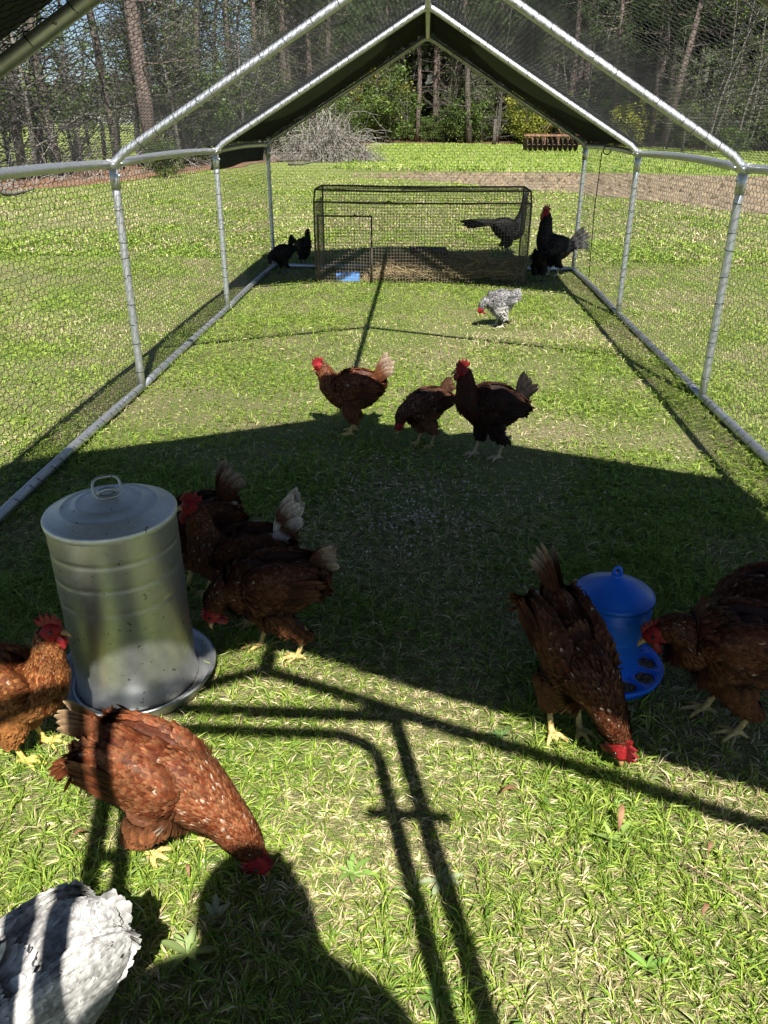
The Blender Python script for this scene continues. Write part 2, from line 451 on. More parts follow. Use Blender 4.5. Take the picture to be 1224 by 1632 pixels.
for i in range(4):
    y0 = FY[i]; sc = (FY[i+1]-y0)/2.0
    for s in (-1, 1):
        o = mobj('wire_netting', wall_me, run); tag(o, kind='stuff')
        o.matrix_local = Matrix(((0, 0, s, s*(W2+PR+.004)), (sc, 0, 0, y0), (0, 1, 0, .01), (0, 0, 0, 1)))
        o = mobj('wire_netting', roof_me, run); tag(o, kind='stuff')
        ux, uz = -s*W2/slope, (HR-HW)/slope
        o.matrix_local = Matrix(((0, ux, s*uz, s*(W2+.012)), (sc, 0, 0, y0), (0, uz, W2/slope, HW+.03), (0, 0, 0, 1)))
gable = hexnet(2*W2, HR, lambda x, y: y < HW+(HR-HW)*(1-np.abs(x-W2)/W2), seed=3)
o = mobj('wire_netting', gable, run); tag(o, kind='stuff')
o.matrix_local = Matrix(((1, 0, 0, -W2), (0, 0, -1, FY[-1]+PR+.004), (0, 1, 0, .0), (0, 0, 0, 1)))
# tarpaulins
def tarp(name, y0, y1, label, over=.03, seed=0, drop=None):
    nu, nv = 26, 34; V = []; F = []
    for i in range(nu):
        y = y0+(y1-y0)*i/(nu-1)
        for j in range(nv):
            t = -1+2*j/(nv-1); x = t*(W2+over)
            z = HW+(HR-HW)*(1-abs(x)/W2)+PR+.034
            e = math.sin(math.pi*i/(nu-1)); z -= .030*e*math.sin(math.pi*min(1, abs(t)))
            z += .010*vnoise(np.array([x*3.1+seed]), np.array([y*2.3]), 5)[0]
            V.append((x, y, z))
    for i in range(nu-1):
        for j in range(nv-1): F.append((i*nv+j, i*nv+j+1, (i+1)*nv+j+1, (i+1)*nv+j))
    me = MB().add(V, F); o = me.obj(name, M['tarp'], run, True)
    m = o.modifiers.new('thick', 'SOLIDIFY'); m.thickness = .003; m.offset = 1
    o['label'] = label; return o
tarp('tarpaulin', FY[0]+.075, FY[1]+.02, 'dark tarp roof over the near end of the run')
tarp('tarpaulin', FY[3]+.012, FY[4]+.03, 'dark tarp roof over the far end of the run', seed=9)
# hanging flap of tarp at the far left eave
V = []; F = []
for i in range(14):
    y = FY[3]+.1+(FY[4]-FY[3]-.1)*i/13
    for j in range(5):
        V.append((-W2-.035-.012*math.sin(i*.8+j*.4)*j/4-.02*j/4, y, HW-.01-(.115+.006*math.sin(i*.6))*j/4))
for i in range(13):
    for j in range(4): F.append((i*5+j, i*5+j+1, (i+1)*5+j+1, (i+1)*5+j))
o = MB().add(V, F).obj('tarpaulin_flap', M['tarp'], run, True)
mdf = o.modifiers.new('thick', 'SOLIDIFY'); mdf.thickness = .003
# cord hanging from the right eave and tie at the tarp
MB().tube([(W2-.06, 6.95, HW-.02), (W2-.062, 6.951, HW-.2), (W2-.07, 6.94, HW-.42), (W2-.065, 6.95, .55), (W2-.05, 6.96, .12)], .004, 5).obj('hanging_cord', M['rope'], run, True)
MB().tube([(W2-.02+.03*math.cos(t), 6.95, HW-.005+.03*math.sin(t)) for t in np.linspace(0, 6.28, 13)[:-1]], .005, 5, closed=True).obj('cord_knot', M['rope'], run, True)
# entrance: outer posts with lintel, inner door leaf of bent pipe with a latch
yd = FY[0]
DL, DR, DH = -.36, .30, 1.74
zr = lambda x: HW+(HR-HW)*(1-abs(x)/W2)
for x in (DL, DR): pipe('door_post', [(x, yd, 0), (x, yd, .9), (x, yd, zr(x)-.02)])
pipe('lintel', [(DL, yd, DH), (DR, yd, DH)])
door = MB()
c = .10; x0, x1, z0, z1 = DL+.055, DR-.06, .06, DH-.075; P = []
for cx_, cz_, a0 in ((x1-c, z1-c, 0), (x0+c, z1-c, 90), (x0+c, z0+c, 180), (x1-c, z0+c, 270)):
    for k in range(7):
        a = math.radians(a0+k*15); P.append((cx_+c*math.cos(a), yd-.01, cz_+c*math.sin(a)))
door.tube(P, .0165, 10, closed=True)
dobj = door.obj('door_leaf', M['pipe'], run, True)
MB().tube([(x1-.05, yd-.03, 1.40), (x1+.03, yd-.03, 1.40), (x1+.12, yd-.03, 1.395)], .013, 8).obj('latch', M['pipe'], dobj, True)
for zz in (.4, 1.2): MB().tube([(DL, yd, zz), (DL+.03, yd-.005, zz), (x0, yd-.01, zz)], .012, 8).obj('hinge', M['pipe'], dobj, True)

# ------------------------------------------------------------------ wire cage at the far end
CX0, CX1, CY0, CY1, CH = -.93, .90, 7.22, 7.86, .76
cage = empty('wire_cage', ((CX0+CX1)/2, CY0, 0)); cb = Vector(cage.location)
tag(cage, 'low rectangular wire cage over straw inside the far end of the run', 'cage')
def cpart(mb, name, mat, parent=None, **k):
    mb.v = [(p[0]-cb.x, p[1]-cb.y, p[2]-cb.z) for p in mb.v]
    return mb.obj(name, mat, parent or cage, **k)
def grid_panel(o, ux, uy, w, h, p=.0262, r=.0013, name='wire_panel'):
    o, ux, uy = np.array(o, float), np.array(ux, float), np.array(uy, float); A = []; B = []
    rr = np.random.default_rng(int(w*1000))
    n = np.cross(ux, uy)
    wob = lambda s, t: n*.008*math.sin(s*3.3+t*2.1)+ux*.003*math.sin(t*9)+uy*.003*math.sin(s*7)
    for axis in (0, 1):
        m = int((w if axis == 0 else h)/p)+1; L = h if axis == 0 else w; seg = 6
        for i in range(m):
            a = min(i*p, (w if axis == 0 else h))
            for k in range(seg):
                t0, t1 = L*k/seg, L*(k+1)/seg
                if axis == 0: q0, q1 = (a, t0), (a, t1)
                else: q0, q1 = (t0, a), (t1, a)
                A.append(o+ux*q0[0]+uy*q0[1]+wob(*q0)); B.append(o+ux*q1[0]+uy*q1[1]+wob(*q1))
    V, F = prisms(A, B, r); V = V-np.array(cb)
    return tag(mobj(name, np_mesh(name, V, F, M['weld']), cage), kind='stuff')
bev = .09
grid_panel((CX0, CY0, .0), (1, 0, 0), (0, 0, 1), CX1-CX0, CH-bev)
sl = math.hypot(bev, .10); grid_panel((CX0, CY0, CH-bev), (1, 0, 0), (0, .10/sl, bev/sl), CX1-CX0, sl)
grid_panel((CX0, CY0+.10, CH), (1, 0, 0), (0, 1, 0), CX1-CX0, CY1-CY0-.10, r=.0007)
grid_panel((CX0, CY1, .0), (1, 0, 0), (0, 0, 1), CX1-CX0, CH)
grid_panel((CX0, CY0, .0), (0, 1, 0), (0, 0, 1), CY1-CY0, CH-bev)
grid_panel((CX1, CY0, .0), (0, 1, 0), (0, 0, 1), CY1-CY0, CH-bev)
for P in ([(CX0, CY0, 0), (CX0, CY0, CH-bev), (CX0, CY0+.1, CH)], [(CX1, CY0, 0), (CX1, CY0, CH-bev), (CX1, CY0+.1, CH)],
          [(CX0, CY1, 0), (CX0, CY1, CH)], [(CX1, CY1, 0), (CX1, CY1, CH)],
          [(CX0, CY0+.1, CH), (CX0+.6, CY0+.1, CH-.012), (CX1, CY0+.1, CH)], [(CX0, CY1, CH), (CX0+.9, CY1, CH-.01), (CX1, CY1, CH)],
          [(CX0, CY0, CH-bev), (CX0+.8, CY0, CH-bev-.008), (CX1, CY0, CH-bev)],
          [(CX0, CY0+.1, CH), (CX0, CY1, CH)], [(CX1, CY0+.1, CH), (CX1, CY1, CH)]):
    cpart(MB().tube(P, .008, 6), 'frame_rod', M['cageframe'], smooth=True)
# door in the front panel
dw, dh = .46, .56
dr = MB().tube([(CX0+.03, CY0-.012, .0), (CX0+.03, CY0-.012, dh), (CX0+.03+dw, CY0-.012, dh), (CX0+.03+dw, CY0-.012, .0)], .011, 6)
dr = cpart(dr, 'cage_door', M['cageframe'], smooth=True)
for i, x in enumerate((CX0+.34, CX0+.63, CX0+.78)):
    cpart(MB().tube([(x-.03, CY0-.02, dh-.01+.11*i), (x+.01, CY0-.02, dh+.012+.11*i), (x+.04, CY0-.02, dh-.005+.11*i)], .006, 5), 'cord_tie', M['rope'], smooth=True)
# straw bedding
def straw_pile():
    n = 5200
    x = rng.uniform(CX0+.42, CX1+.02, n); y = rng.uniform(CY0+.02, CY1-.03, n)
    tx = (x-(CX0+.42))/(CX1-CX0-.42); h = .20*np.clip(1.5*np.minimum(tx*3.5+.15, 1), 0, 1)*np.sin(np.pi*np.clip((y-CY0)/(CY1-CY0), .1, .95))**.6
    h *= .6+.7*vnoise(x*6, y*6, 3)
    z = .012+h*rng.random(n)**.35
    a = rng.uniform(0, 2*np.pi, n); e = rng.normal(0, .35, n); L = rng.uniform(.05, .14, n)
    D = np.column_stack([np.cos(a)*np.cos(e), np.sin(a)*np.cos(e)*.6, np.sin(e)])
    C = np.column_stack([x, y, z]); A = C-D*L[:, None]/2; B = C+D*L[:, None]/2
    A[:, 2] = np.maximum(A[:, 2], .004); B[:, 2] = np.maximum(B[:, 2], .004)
    for Q in (A, B): Q[:, 1] = np.clip(Q[:, 1], CY0+.012, CY1-.012); Q[:, 0] = np.clip(Q[:, 0], CX0+.3, CX1-.012)
    V, F = prisms(A, B, .0022)
    c = np.array([.44, .34, .18])*rng.uniform(.4, 1.2, n)[:, None]
    o = mobj('straw', np_mesh('straw', V, F, M['straw'], np.repeat(c, 6, 0)))
    # a solid mound below the loose stems
    nu, nv = 40, 16; Vm = []; Fm = []
    return tag(o, 'loose tan straw bedding heaped on the floor of the wire cage', 'straw', kind='stuff')
straw_pile()
o = MB().box((0, 0, 0), (.34, .16, .03)).obj('wooden_board', M['board']); o.location = (.05, 7.62, .235); o.rotation_euler = (.05, .03, .1)
tag(o, 'dark weathered board lying on the straw inside the wire cage', 'board')
tr = empty('feed_trough', (-.66, 7.36, 0)); tag(tr, 'small pale blue plastic feed trough inside the wire cage', 'trough')
for x in (-.10, .10): MB().box((x, 0, .035), (.008, .075, .07)).obj('end_wall', M['bluepale'], tr)
for y in (-.036, .036): MB().box((0, y, .035), (.192, .006, .066)).obj('side_wall', M['bluepale'], tr)
MB().box((0, 0, .004), (.19, .065, .008)).obj('floor_plate', M['bluepale'], tr)
for k in range(5): MB().box((-.066+.033*k, 0, .073), (.007, .08, .005)).obj('divider', M['bluepale'], tr)

# ------------------------------------------------------------------ galvanised drum feeder
fd = empty('galvanised_feeder', (-.676, 1.612, 0)); fd.rotation_euler = (.0, -.012, .5)
tag(fd, 'dented galvanised metal poultry feeder with domed lid and wide pan', 'feeder')
RD, HD = .143, .472
prof = []
zs = np.linspace(.018, HD, 90)
for z in zs:
    r = RD
    for zz in (.285, .345, .405): r -= .0016*math.exp(-((z-zz)/.004)**2)
    if z < .05: r += .004*(1-(z-.018)/.032)
    prof.append((r, z))
MB().lathe(prof, 72).obj('drum', M['drum'], fd, True)
MB().lathe([(.0, .012), (.15, .012), (.168, .014), (.176, .03), (.186, .045), (.1925, .048), (.1945, .044), (.1905, .041), (.180, .024), (.172, .006), (.15, .002), (0, .002)], 72).obj('pan', M['pan'], fd, True)
MB().lathe([(.149, .0125), (.152, .019), (.158, .020), (.161, .0135)], 72).obj('pan_ridge', M['pan'], fd, True)
lid = MB().lathe([(RD+.0015, HD-.012), (RD+.0035, HD-.010), (RD+.0045, HD+.001), (RD+.002, HD+.005), (RD-.006, HD+.006), (RD-.012, HD+.009), (.108, HD+.019), (.104, HD+.0225), (.100, HD+.021), (.075, HD+.028), (.071, HD+.0315), (.067, HD+.030), (.03, HD+.040), (.0, HD+.043)], 72).obj('lid', M['lidmetal'], fd, True)
ht = HD+.043
MB().box((0, 0, ht), (.05, .022, .003)).tube([(-.02, 0, ht), (-.014, 0, ht+.010), (0, 0, ht+.013), (.014, 0, ht+.010), (.02, 0, ht)], .006, 8).obj('handle_bracket', M['pan'], lid, True)
P = []
for k in range(20):
    t = 2*math.pi*k/20; ca, sa = math.cos(t), math.sin(t)
    P.append((.033*np.sign(ca)*abs(ca)**.6*.9, -.012+.016*(sa*.0)+.022*np.sign(sa)*abs(sa)**.7*.55, ht+.014+.021*np.sign(sa)*abs(sa)**.7+.008))
MB().tube(P, .0032, 8, closed=True).obj('handle_ring', M['pan'], lid, True)
# vertical seam
MB().box((RD*math.cos(2.3), RD*math.sin(2.3), HD/2), (.003, .012, HD-.04), Matrix.Rotation(2.3, 3, 'Z')).obj('seam', M['drum'], fd)

# ------------------------------------------------------------------ blue plastic feeder
bf = empty('blue_feeder', (.496, 1.70, 0)); bf.scale = (1.10, 1.10, 1.0); tag(bf, 'blue plastic hopper feeder with conical lid and ring tray', 'feeder')
MB().lathe([(.074, .035), (.074, .075), (.076, .10), (.082, .15), (.0850, .20), (.0850, .205), (.083, .207), (.083, .236)], 64).obj('hopper', M['blue'], bf, True)
for z in (.105, .145): MB().lathe([(.0758+(z-.105)*.13, z-.002), (.0775+(z-.105)*.13, z), (.0762+(z-.105)*.13, z+.002)], 64).obj('hopper_rib', M['blue'], bf, True)
lidb = MB().lathe([(.084, .232), (.0872, .232), (.0878, .240), (.0855, .244), (.082, .2445), (.080, .249), (.030, .277), (.016, .284), (.013, .287), (0, .287)], 64).obj('lid', M['blue'], bf, True)
MB().lathe([(.012, .285), (.0125, .292), (.008, .294), (0, .294)], 20).obj('knob', M['blue'], lidb, True)
MB().tube([(-.009, 0, .292), (-.0075, 0, .303), (-.004, 0, .311), (0, 0, .3135), (.004, 0, .311), (.0075, 0, .303), (.009, 0, .292)], .0038, 8).obj('hanging_loop', M['blue'], lidb, True)
MB().lathe([(.095, .003), (.112, .005), (.128, .030), (.131, .043), (.128, .046), (.125, .043), (.121, .030), (.105, .010), (0, .008)], 64).obj('tray', M['blue'], bf, True)
# plate with oval feeding holes
hm = MB(); nh = 10
for k in range(nh):
    a0 = 2*math.pi*k/nh; n = 24; da = math.pi/nh
    outer = []; inner = []
    for j in range(n):
        t = 2*math.pi*j/n; c_, s_ = math.cos(t), math.sin(t)
        q = max(abs(c_), abs(s_)); rr_ = .0965+.0300*(c_/q); aa = a0+da*(s_/q)
        outer.append((rr_*math.cos(aa), rr_*math.sin(aa), .0425))
        rr_ = .0965+.0215*c_; aa = a0+da*.80*s_
        inner.append((rr_*math.cos(aa), rr_*math.sin(aa), .0405))
    low = [(p[0], p[1], .028) for p in inner]
    hm.add(outer+inner+low, [(j, (j+1) % n, n+(j+1) % n, n+j) for j in range(n)]+[(n+j, n+(j+1) % n, 2*n+(j+1) % n, 2*n+j) for j in range(n)])
hm.obj('feeding_ring', M['blue'], bf, True)
fm = MB(); fr = random.Random(3)
for k in range(420):
    a = fr.uniform(0, 6.283); r = fr.uniform(.078, .116)
    fm.ball((r*math.cos(a), r*math.sin(a), .031+fr.uniform(0, .006)), (.0035, .0025, .0025), Matrix.Rotation(fr.uniform(0, 3), 3, 'Z'), 5, 3)
tag(fm.obj('feed_pellets', M['feed'], bf), kind='stuff')
MB().lathe([(.07, .030), (.122, .030)], 40).obj('feed_bed', M['feed'], bf)

# ------------------------------------------------------------------ birds
HEN_BODY = [(-.185, .330, .010, .012), (-.168, .312, .036, .042), (-.125, .285, .068, .076), (-.060, .255, .091, .102), (.015, .243, .097, .110), (.080, .255, .084, .096)]
NECKS = {
 'stand': [(.122, .300, .060, .068), (.140, .350, .043, .048), (.148, .392, .032, .035), (.156, .420, .0265, .029), (.175, .436, .024, .0265), (.194, .434, .018, .021), (.207, .430, .008, .010)],
 'alert': [(.112, .310, .060, .066), (.126, .370, .042, .045), (.128, .425, .031, .033), (.134, .458, .0265, .029), (.153, .474, .024, .0265), (.172, .472, .018, .021), (.185, .468, .008, .010)],
 'mid':   [(.122, .285, .061, .069), (.150, .322, .044, .048), (.168, .350, .033, .036), (.180, .366, .0265, .029), (.198, .370, .024, .0265), (.216, .362, .018, .021), (.227, .355, .008, .010)],
 'low':   [(.122, .266, .062, .070), (.155, .280, .046, .050), (.182, .284, .034, .037), (.202, .280, .027, .030), (.221, .271, .024, .0265), (.238, .259, .018, .021), (.248, .250, .008, .010)],
 'droop': [(.128, .246, .062, .070), (.165, .238, .046, .050), (.190, .214, .034, .037), (.200, .190, .027, .030), (.209, .168, .024, .0265), (.215, .148, .018, .021), (.217, .138, .008, .010)],
 'reach': [(.132, .218, .062, .070), (.178, .186, .048, .052), (.216, .146, .035, .038), (.238, .116, .027, .030), (.254, .092, .024, .0265), (.267, .072, .018, .021), (.273, .062, .008, .010)],
 'peck':  [(.128, .225, .062, .070), (.166, .190, .047, .051), (.190, .145, .034, .037), (.200, .112, .027, .030), (.209, .086, .024, .0265), (.216, .064, .018, .021), (.219, .052, .008, .010)],
 'pea':   [(.120, .330, .054, .060), (.148, .410, .036, .038), (.158, .490, .026, .028), (.165, .545, .022, .024), (.180, .572, .019, .021), (.198, .572, .014, .016), (.210, .568, .006, .008)],
 'rooster': [(.100, .330, .072, .080), (.108, .410, .056, .062), (.104, .475, .041, .046), (.108, .515, .030, .033), (.128, .536, .025, .028), (.148, .534, .019, .022), (.162, .529, .008, .010)],
}
def catmull(P, n):
    P = np.asarray(P, float); Q = np.vstack([2*P[0]-P[1], P, 2*P[-1]-P[-2]]); m = len(P)-1; out = []
    for i in range(n):
        u = i/(n-1)*m; k = min(int(u), m-1); t = u-k; a, b_, c_, d = Q[k], Q[k+1], Q[k+2], Q[k+3]
        out.append(.5*((2*b_)+(-a+c_)*t+(2*a-5*b_+4*c_-d)*t*t+(-a+3*b_-3*c_+d)*t**3))
    return np.array(out)
PAL = {
 'red':  dict(neck=(.115, .027, .009), back=(.105, .026, .009), wing=(.120, .033, .012), belly=(.16, .060, .024), tail=(.13, .045, .018), tip=(.46, .36, .26), lace=(.21, .085, .036), fleck=.022, leg=(.62, .44, .15)),
 'deep': dict(neck=(.075, .018, .007), back=(.062, .016, .007), wing=(.074, .021, .009), belly=(.11, .042, .018), tail=(.09, .032, .014), tip=(.42, .33, .24), lace=(.14, .056, .025), fleck=.022, leg=(.58, .42, .16)),  # red plumage darkened for hens in the tarp shadow; shade put into the colour
 'gold': dict(neck=(.13, .032, .009), back=(.12, .032, .010), wing=(.14, .042, .013), belly=(.25, .10, .03), tail=(.15, .05, .02), tip=(.46, .36, .26), lace=(.28, .12, .04), fleck=.01, leg=(.66, .47, .13)),
 'dark': dict(neck=(.075, .020, .009), back=(.026, .010, .007), wing=(.028, .011, .007), belly=(.024, .010, .007), tail=(.012, .010, .009), tip=(.02, .015, .012), lace=(.045, .017, .009), fleck=.0, leg=(.50, .40, .24)),
 'brown': dict(neck=(.06, .022, .012), back=(.050, .022, .013), wing=(.07, .030, .016), belly=(.15, .065, .030), tail=(.06, .028, .016), tip=(.09, .045, .025), lace=(.13, .06, .03), fleck=.03, leg=(.48, .34, .14)),
 'black': dict(neck=(.012, .011, .011), back=(.011, .010, .010), wing=(.012, .011, .011), belly=(.013, .012, .011), tail=(.010, .010, .010), tip=(.012, .011, .011), lace=(.020, .019, .018), fleck=.0, leg=(.06, .055, .05)),
 'barred': dict(neck=(.018, .018, .019), back=(.015, .015, .015), wing=(.018, .018, .018), belly=(.008, .008, .008), tail=(.03, .03, .03), tip=(.12, .115, .11), lace=(.055, .053, .05), fleck=.0, leg=(.50, .42, .28)),
 'splash': dict(neck=(.13, .125, .125), back=(.17, .165, .17), wing=(.20, .195, .195), belly=(.42, .405, .375), tail=(.22, .21, .21), tip=(.36, .35, .33), lace=(.42, .41, .39), fleck=.22, leg=(.5, .45, .36)),
 'white': dict(neck=(.44, .43, .41), back=(.44, .43, .42), wing=(.46, .45, .43), belly=(.48, .47, .44), tail=(.46, .45, .43), tip=(.50, .49, .47), lace=(.50, .49, .465), fleck=.012, leg=(.6, .5, .35)),
 'pea':  dict(neck=(.008, .013, .015), back=(.009, .009, .009), wing=(.010, .010, .010), belly=(.009, .009, .009), tail=(.008, .008, .008), tip=(.012, .011, .011), lace=(.013, .013, .013), fleck=.0, leg=(.16, .14, .12)),
}
def add_feathers(out, P, D, Nn, L, Wd, c0, c1, lift, bars=False, curv=0.0):
    """out: list collecting (V,F,C). arrays n x3; rows of six points: root, two mid pairs, tip"""
    n = len(P)
    D = D-Nn*np.sum(D*Nn, 1)[:, None]; D /= np.linalg.norm(D, axis=1)[:, None]+1e-9
    S = np.cross(Nn, D); L = L[:, None]; Wd = Wd[:, None]; lift = lift[:, None]
    V = np.zeros((n, 6, 3))
    P = P+Nn*.0015; V[:, 0] = P-Nn*.003-D*L*.15
    V[:, 1] = P+D*L*.40+S*Wd*.5+Nn*(lift*.35-.15*Wd); V[:, 2] = P+D*L*.40-S*Wd*.5+Nn*(lift*.35-.15*Wd)
    V[:, 3] = P+D*L*.84+S*Wd*.42+Nn*(lift*.85-.08*Wd); V[:, 4] = P+D*L*.84-S*Wd*.42+Nn*(lift*.85-.08*Wd)
    V[:, 5] = P+D*L+Nn*lift*.9
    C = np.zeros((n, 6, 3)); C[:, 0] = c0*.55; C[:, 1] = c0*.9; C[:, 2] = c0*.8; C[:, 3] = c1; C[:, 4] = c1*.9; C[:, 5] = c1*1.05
    if bars: C[:, 3] = c0*.35; C[:, 4] = c0*.35; C[:, 1] = c1; C[:, 2] = c1
    b0 = np.arange(n)[:, None]*6
    F = np.concatenate([b0+np.array([[0, 2, 1]]), b0+np.array([[1, 2, 4]]), b0+np.array([[1, 4, 3]]), b0+np.array([[3, 4, 5]])])
    curv = (np.zeros(n)+curv)[:, None]
    for j_, t_ in ((1, .40), (2, .40), (3, .84), (4, .84), (5, 1.0)): V[:, j_] -= Nn*curv*(t_*L)**2/2
    fn = np.cross(V[:, 1]-V[:, 0], V[:, 2]-V[:, 0]); fn *= np.sign(np.sum(fn*Nn, 1))[:, None]; fn /= np.linalg.norm(fn, axis=1)[:, None]+1e-9
    nn = Nn*.8+fn*.3; nn = np.repeat(nn[:, None], 6, 1); nn[:, 1] += S*.22; nn[:, 2] -= S*.22; nn[:, 3] += S*.18; nn[:, 4] -= S*.18; nn /= np.linalg.norm(nn, axis=2)[..., None]
    out.append((V.reshape(-1, 3), F, C.reshape(-1, 3), nn.reshape(-1, 3)))
def merge(parts):
    Vs, Fs, Cs, Ns, o = [], [], [], [], 0
    for V, F, C, n_ in parts: Vs.append(V); Fs.append(F+o); Cs.append(C); Ns.append(n_); o += len(V)
    return np.concatenate(Vs), np.concatenate(Fs), np.concatenate(Cs), np.concatenate(Ns)
def bird(name, label, loc, heading, pose='stand', pal='red', scale=1.0, pitch=0.0, tail=55, tail_len=.15, tail_n=11, tail_spread=.5,
         legs=((.02, 0), (-.02, 0)), turn=0.0, nf=2400, voxel=.0055, comb=1.0, wattle=1.0, white_rump=False, category='hen', seed=0, tail_w=.036, wide=1.0, group='chickens in the run', knot=False, fluff=1.0, squat=0.0, hgt=0.0, rounded=False, tipc=None):
    nf = int(nf*2.3); r = np.random.default_rng(100+seed); pl = PAL[pal]; rnd = random.Random(seed)
    # spine ------------------------------------------------------------
    B = np.array(HEN_BODY, float); hip = np.array([.0, .25])
    a = math.radians(pitch); ca, sa = math.cos(a), math.sin(a)
    q = B[:, :2]-hip; B[:, 0] = hip[0]+q[:, 0]*ca+q[:, 1]*sa; B[:, 1] = hip[1]-q[:, 0]*sa+q[:, 1]*ca
    B[:, 2:] *= wide
    if rounded: B[0] = (-.186, .284, .008, .010); B[1] = (-.168, .286, .050, .056); B[2] = (-.122, .276, .086, .094); B[3, 2:] *= 1.08
    NK = np.array(NECKS[pose], float)
    ctl = np.zeros((len(B)+len(NK), 5)); ctl[:len(B), [0, 2, 3, 4]] = B; ctl[len(B):, [0, 2, 3, 4]] = NK
    if turn:
        nb = len(B); px = ctl[nb-1, 0]
        for k in range(nb, len(ctl)):
            t = math.radians(turn)*min(1, (k-nb+1)/4); dx = ctl[k, 0]-px
            ctl[k, 0] = px+dx*math.cos(t); ctl[k, 1] = dx*math.sin(t)
    ctl[:, 2] -= squat; ctl[:, 0] *= .84; ctl[:len(B), 3] *= .84; ctl[:len(B), 4] *= .88; ctl[len(B):len(B)+2, 3:] *= .9
    n = 64; S = catmull(ctl, n); Pc = S[:, :3]; w = np.maximum(S[:, 3], .004); h = np.maximum(S[:, 4], .004)
    T = np.gradient(Pc, axis=0); T /= np.linalg.norm(T, axis=1)[:, None]
    Sd = np.zeros_like(T); Up = np.zeros_like(T); s = np.array([0, 1., 0])
    for i in range(n):
        s = s-T[i]*(s@T[i]); s /= np.linalg.norm(s); Sd[i] = s; Up[i] = np.cross(T[i], s)
    mseg = 20; th = np.arange(mseg)*2*math.pi/mseg
    def cu(i): return i/(n-1)*(len(ctl)-1)
    src_p, src_c = [], []; face = (.27, .014, .016) if pal not in ('pea', 'black') else tuple(c*1.01 for c in pl['neck'])
    body = MB(); V = []
    for i in range(n):
        u = cu(i); ring = Pc[i]+np.cos(th)[:, None]*Sd[i]*w[i]+np.sin(th)[:, None]*Up[i]*h[i]*np.where(np.sin(th) < 0, 1.08, .94)[:, None]
        V.append(ring)
        nb = len(B)
        for j, p in enumerate(ring):
            if u > nb+3.7: c_ = face
            elif u > nb+3.0 and abs(math.cos(th[j])) > .55: c_ = face
            elif u > nb-.4: c_ = pl['neck']
            elif math.sin(th[j]) < -.2: c_ = pl['belly']
            else: c_ = pl['back']
            src_p.append(p); src_c.append(c_)
    V = np.concatenate(V); F = []
    for i in range(n-1):
        for j in range(mseg): F.append((i*mseg+j, i*mseg+(j+1) % mseg, (i+1)*mseg+(j+1) % mseg, (i+1)*mseg+j))
    F.append(tuple(range(mseg))[::-1]); F.append(tuple((n-1)*mseg+j for j in range(mseg)))
    body.add(V, F)
    def addsrc(m0, colr):
        for p in body.v[m0:]: src_p.append(p); src_c.append(colr)
    # wings: flattened lens each side
    Rw = Matrix.Rotation(a+math.radians(5), 3, 'Y')
    wc = [hip[0]-.030*ca, 0, hip[1]+.030-squat]
    for sgn in (-1, 1):
        m0 = len(body.v); body.ball((wc[0], sgn*.058*wide, wc[2]), (.118, .026, .070), Rw, 16, 10); addsrc(m0, pl['wing'])
    # legs ---------------------------------------------------------------
    thigh_info = []
    for sgn, (dx, lz) in zip((-1, 1), legs):
        y = sgn*.042*wide; fx = dx
        hipP = np.array([-.01, y*1.05, .200-squat]); hock = np.array([fx-.040, y, .105-squat*.6+lz]); ank = np.array([fx-.008, y, .016+lz])
        m0 = len(body.v); body.tube(catmull(np.array([hipP, (hipP*.45+hock*.55)+np.array([.018, 0, .0]), hock+np.array([.004, 0, .012])]), 9), np.linspace(.050, .017, 9)*fluff, 12); addsrc(m0, pl['belly'])
        thigh_info.append((hipP, hock))
        m0 = len(body.v)
        body.tube([hock+np.array([0, 0, .012]), hock*.5+ank*.5, ank], [.0105, .0078, .0088], 8)
        for ang, tl in ((0, .062), (38, .052), (-38, .052), (172, .030)):
            t = math.radians(ang); d = np.array([math.cos(t), math.sin(t), 0])
            body.tube([ank+np.array([0, 0, -.001]), ank+d*tl*.45+np.array([0, 0, .001]), ank+d*tl*.85+np.array([0, 0, -.007]), ank+d*tl+np.array([0, 0, -.012])], [.0082, .0070, .0056, .0032], 6)
        addsrc(m0, pl['leg'])
    # one continuous surface
    me0 = body.mesh('tmp'); tmp = bpy.data.objects.new('tmp', me0); COL.objects.link(tmp)
    md = tmp.modifiers.new('r', 'REMESH'); md.mode = 'VOXEL'; md.voxel_size = voxel; md.use_smooth_shade = True
    dg = bpy.context.evaluated_depsgraph_get(); me = bpy.data.meshes.new_from_object(tmp.evaluated_get(dg))
    bpy.data.objects.remove(tmp); bpy.data.meshes.remove(me0)
    kd = KDTree(len(src_p))
    for i, p in enumerate(src_p): kd.insert(p, i)
    kd.balance()
    nvv = len(me.vertices); co = np.zeros(nvv*3, np.float32); me.vertices.foreach_get('co', co); co = co.reshape(-1, 3)
    cc = np.ones((nvv, 4), np.float32); nr = np.zeros(nvv*3, np.float32); me.vertices.foreach_get('normal', nr); nr = nr.reshape(-1, 3)
    bare = (face, pl['leg'])
    for i in range(nvv):
        cs = src_c[kd.find(co[i])[1]]; cc[i, :3] = cs
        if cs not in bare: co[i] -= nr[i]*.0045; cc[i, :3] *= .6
    me.vertices.foreach_set('co', co.ravel()); me.update()
    at = me.color_attributes.new('Col', 'FLOAT_COLOR', 'POINT'); at.data.foreach_set('color', cc.ravel())
    me.materials.clear(); me.materials.append(M['skin']); me.name = 'body'
    root = empty(name, (loc[0], loc[1], hgt), math.radians(heading)); root.scale = (scale*.84,)*3
    tag(root, label, category, group)
    mobj('body', me, root)
    # plumage --------------------------------------------------------------
    parts = []
    nb = len(B); barred = pal == 'barred'
    idx = np.arange(n); uu = cu(idx)
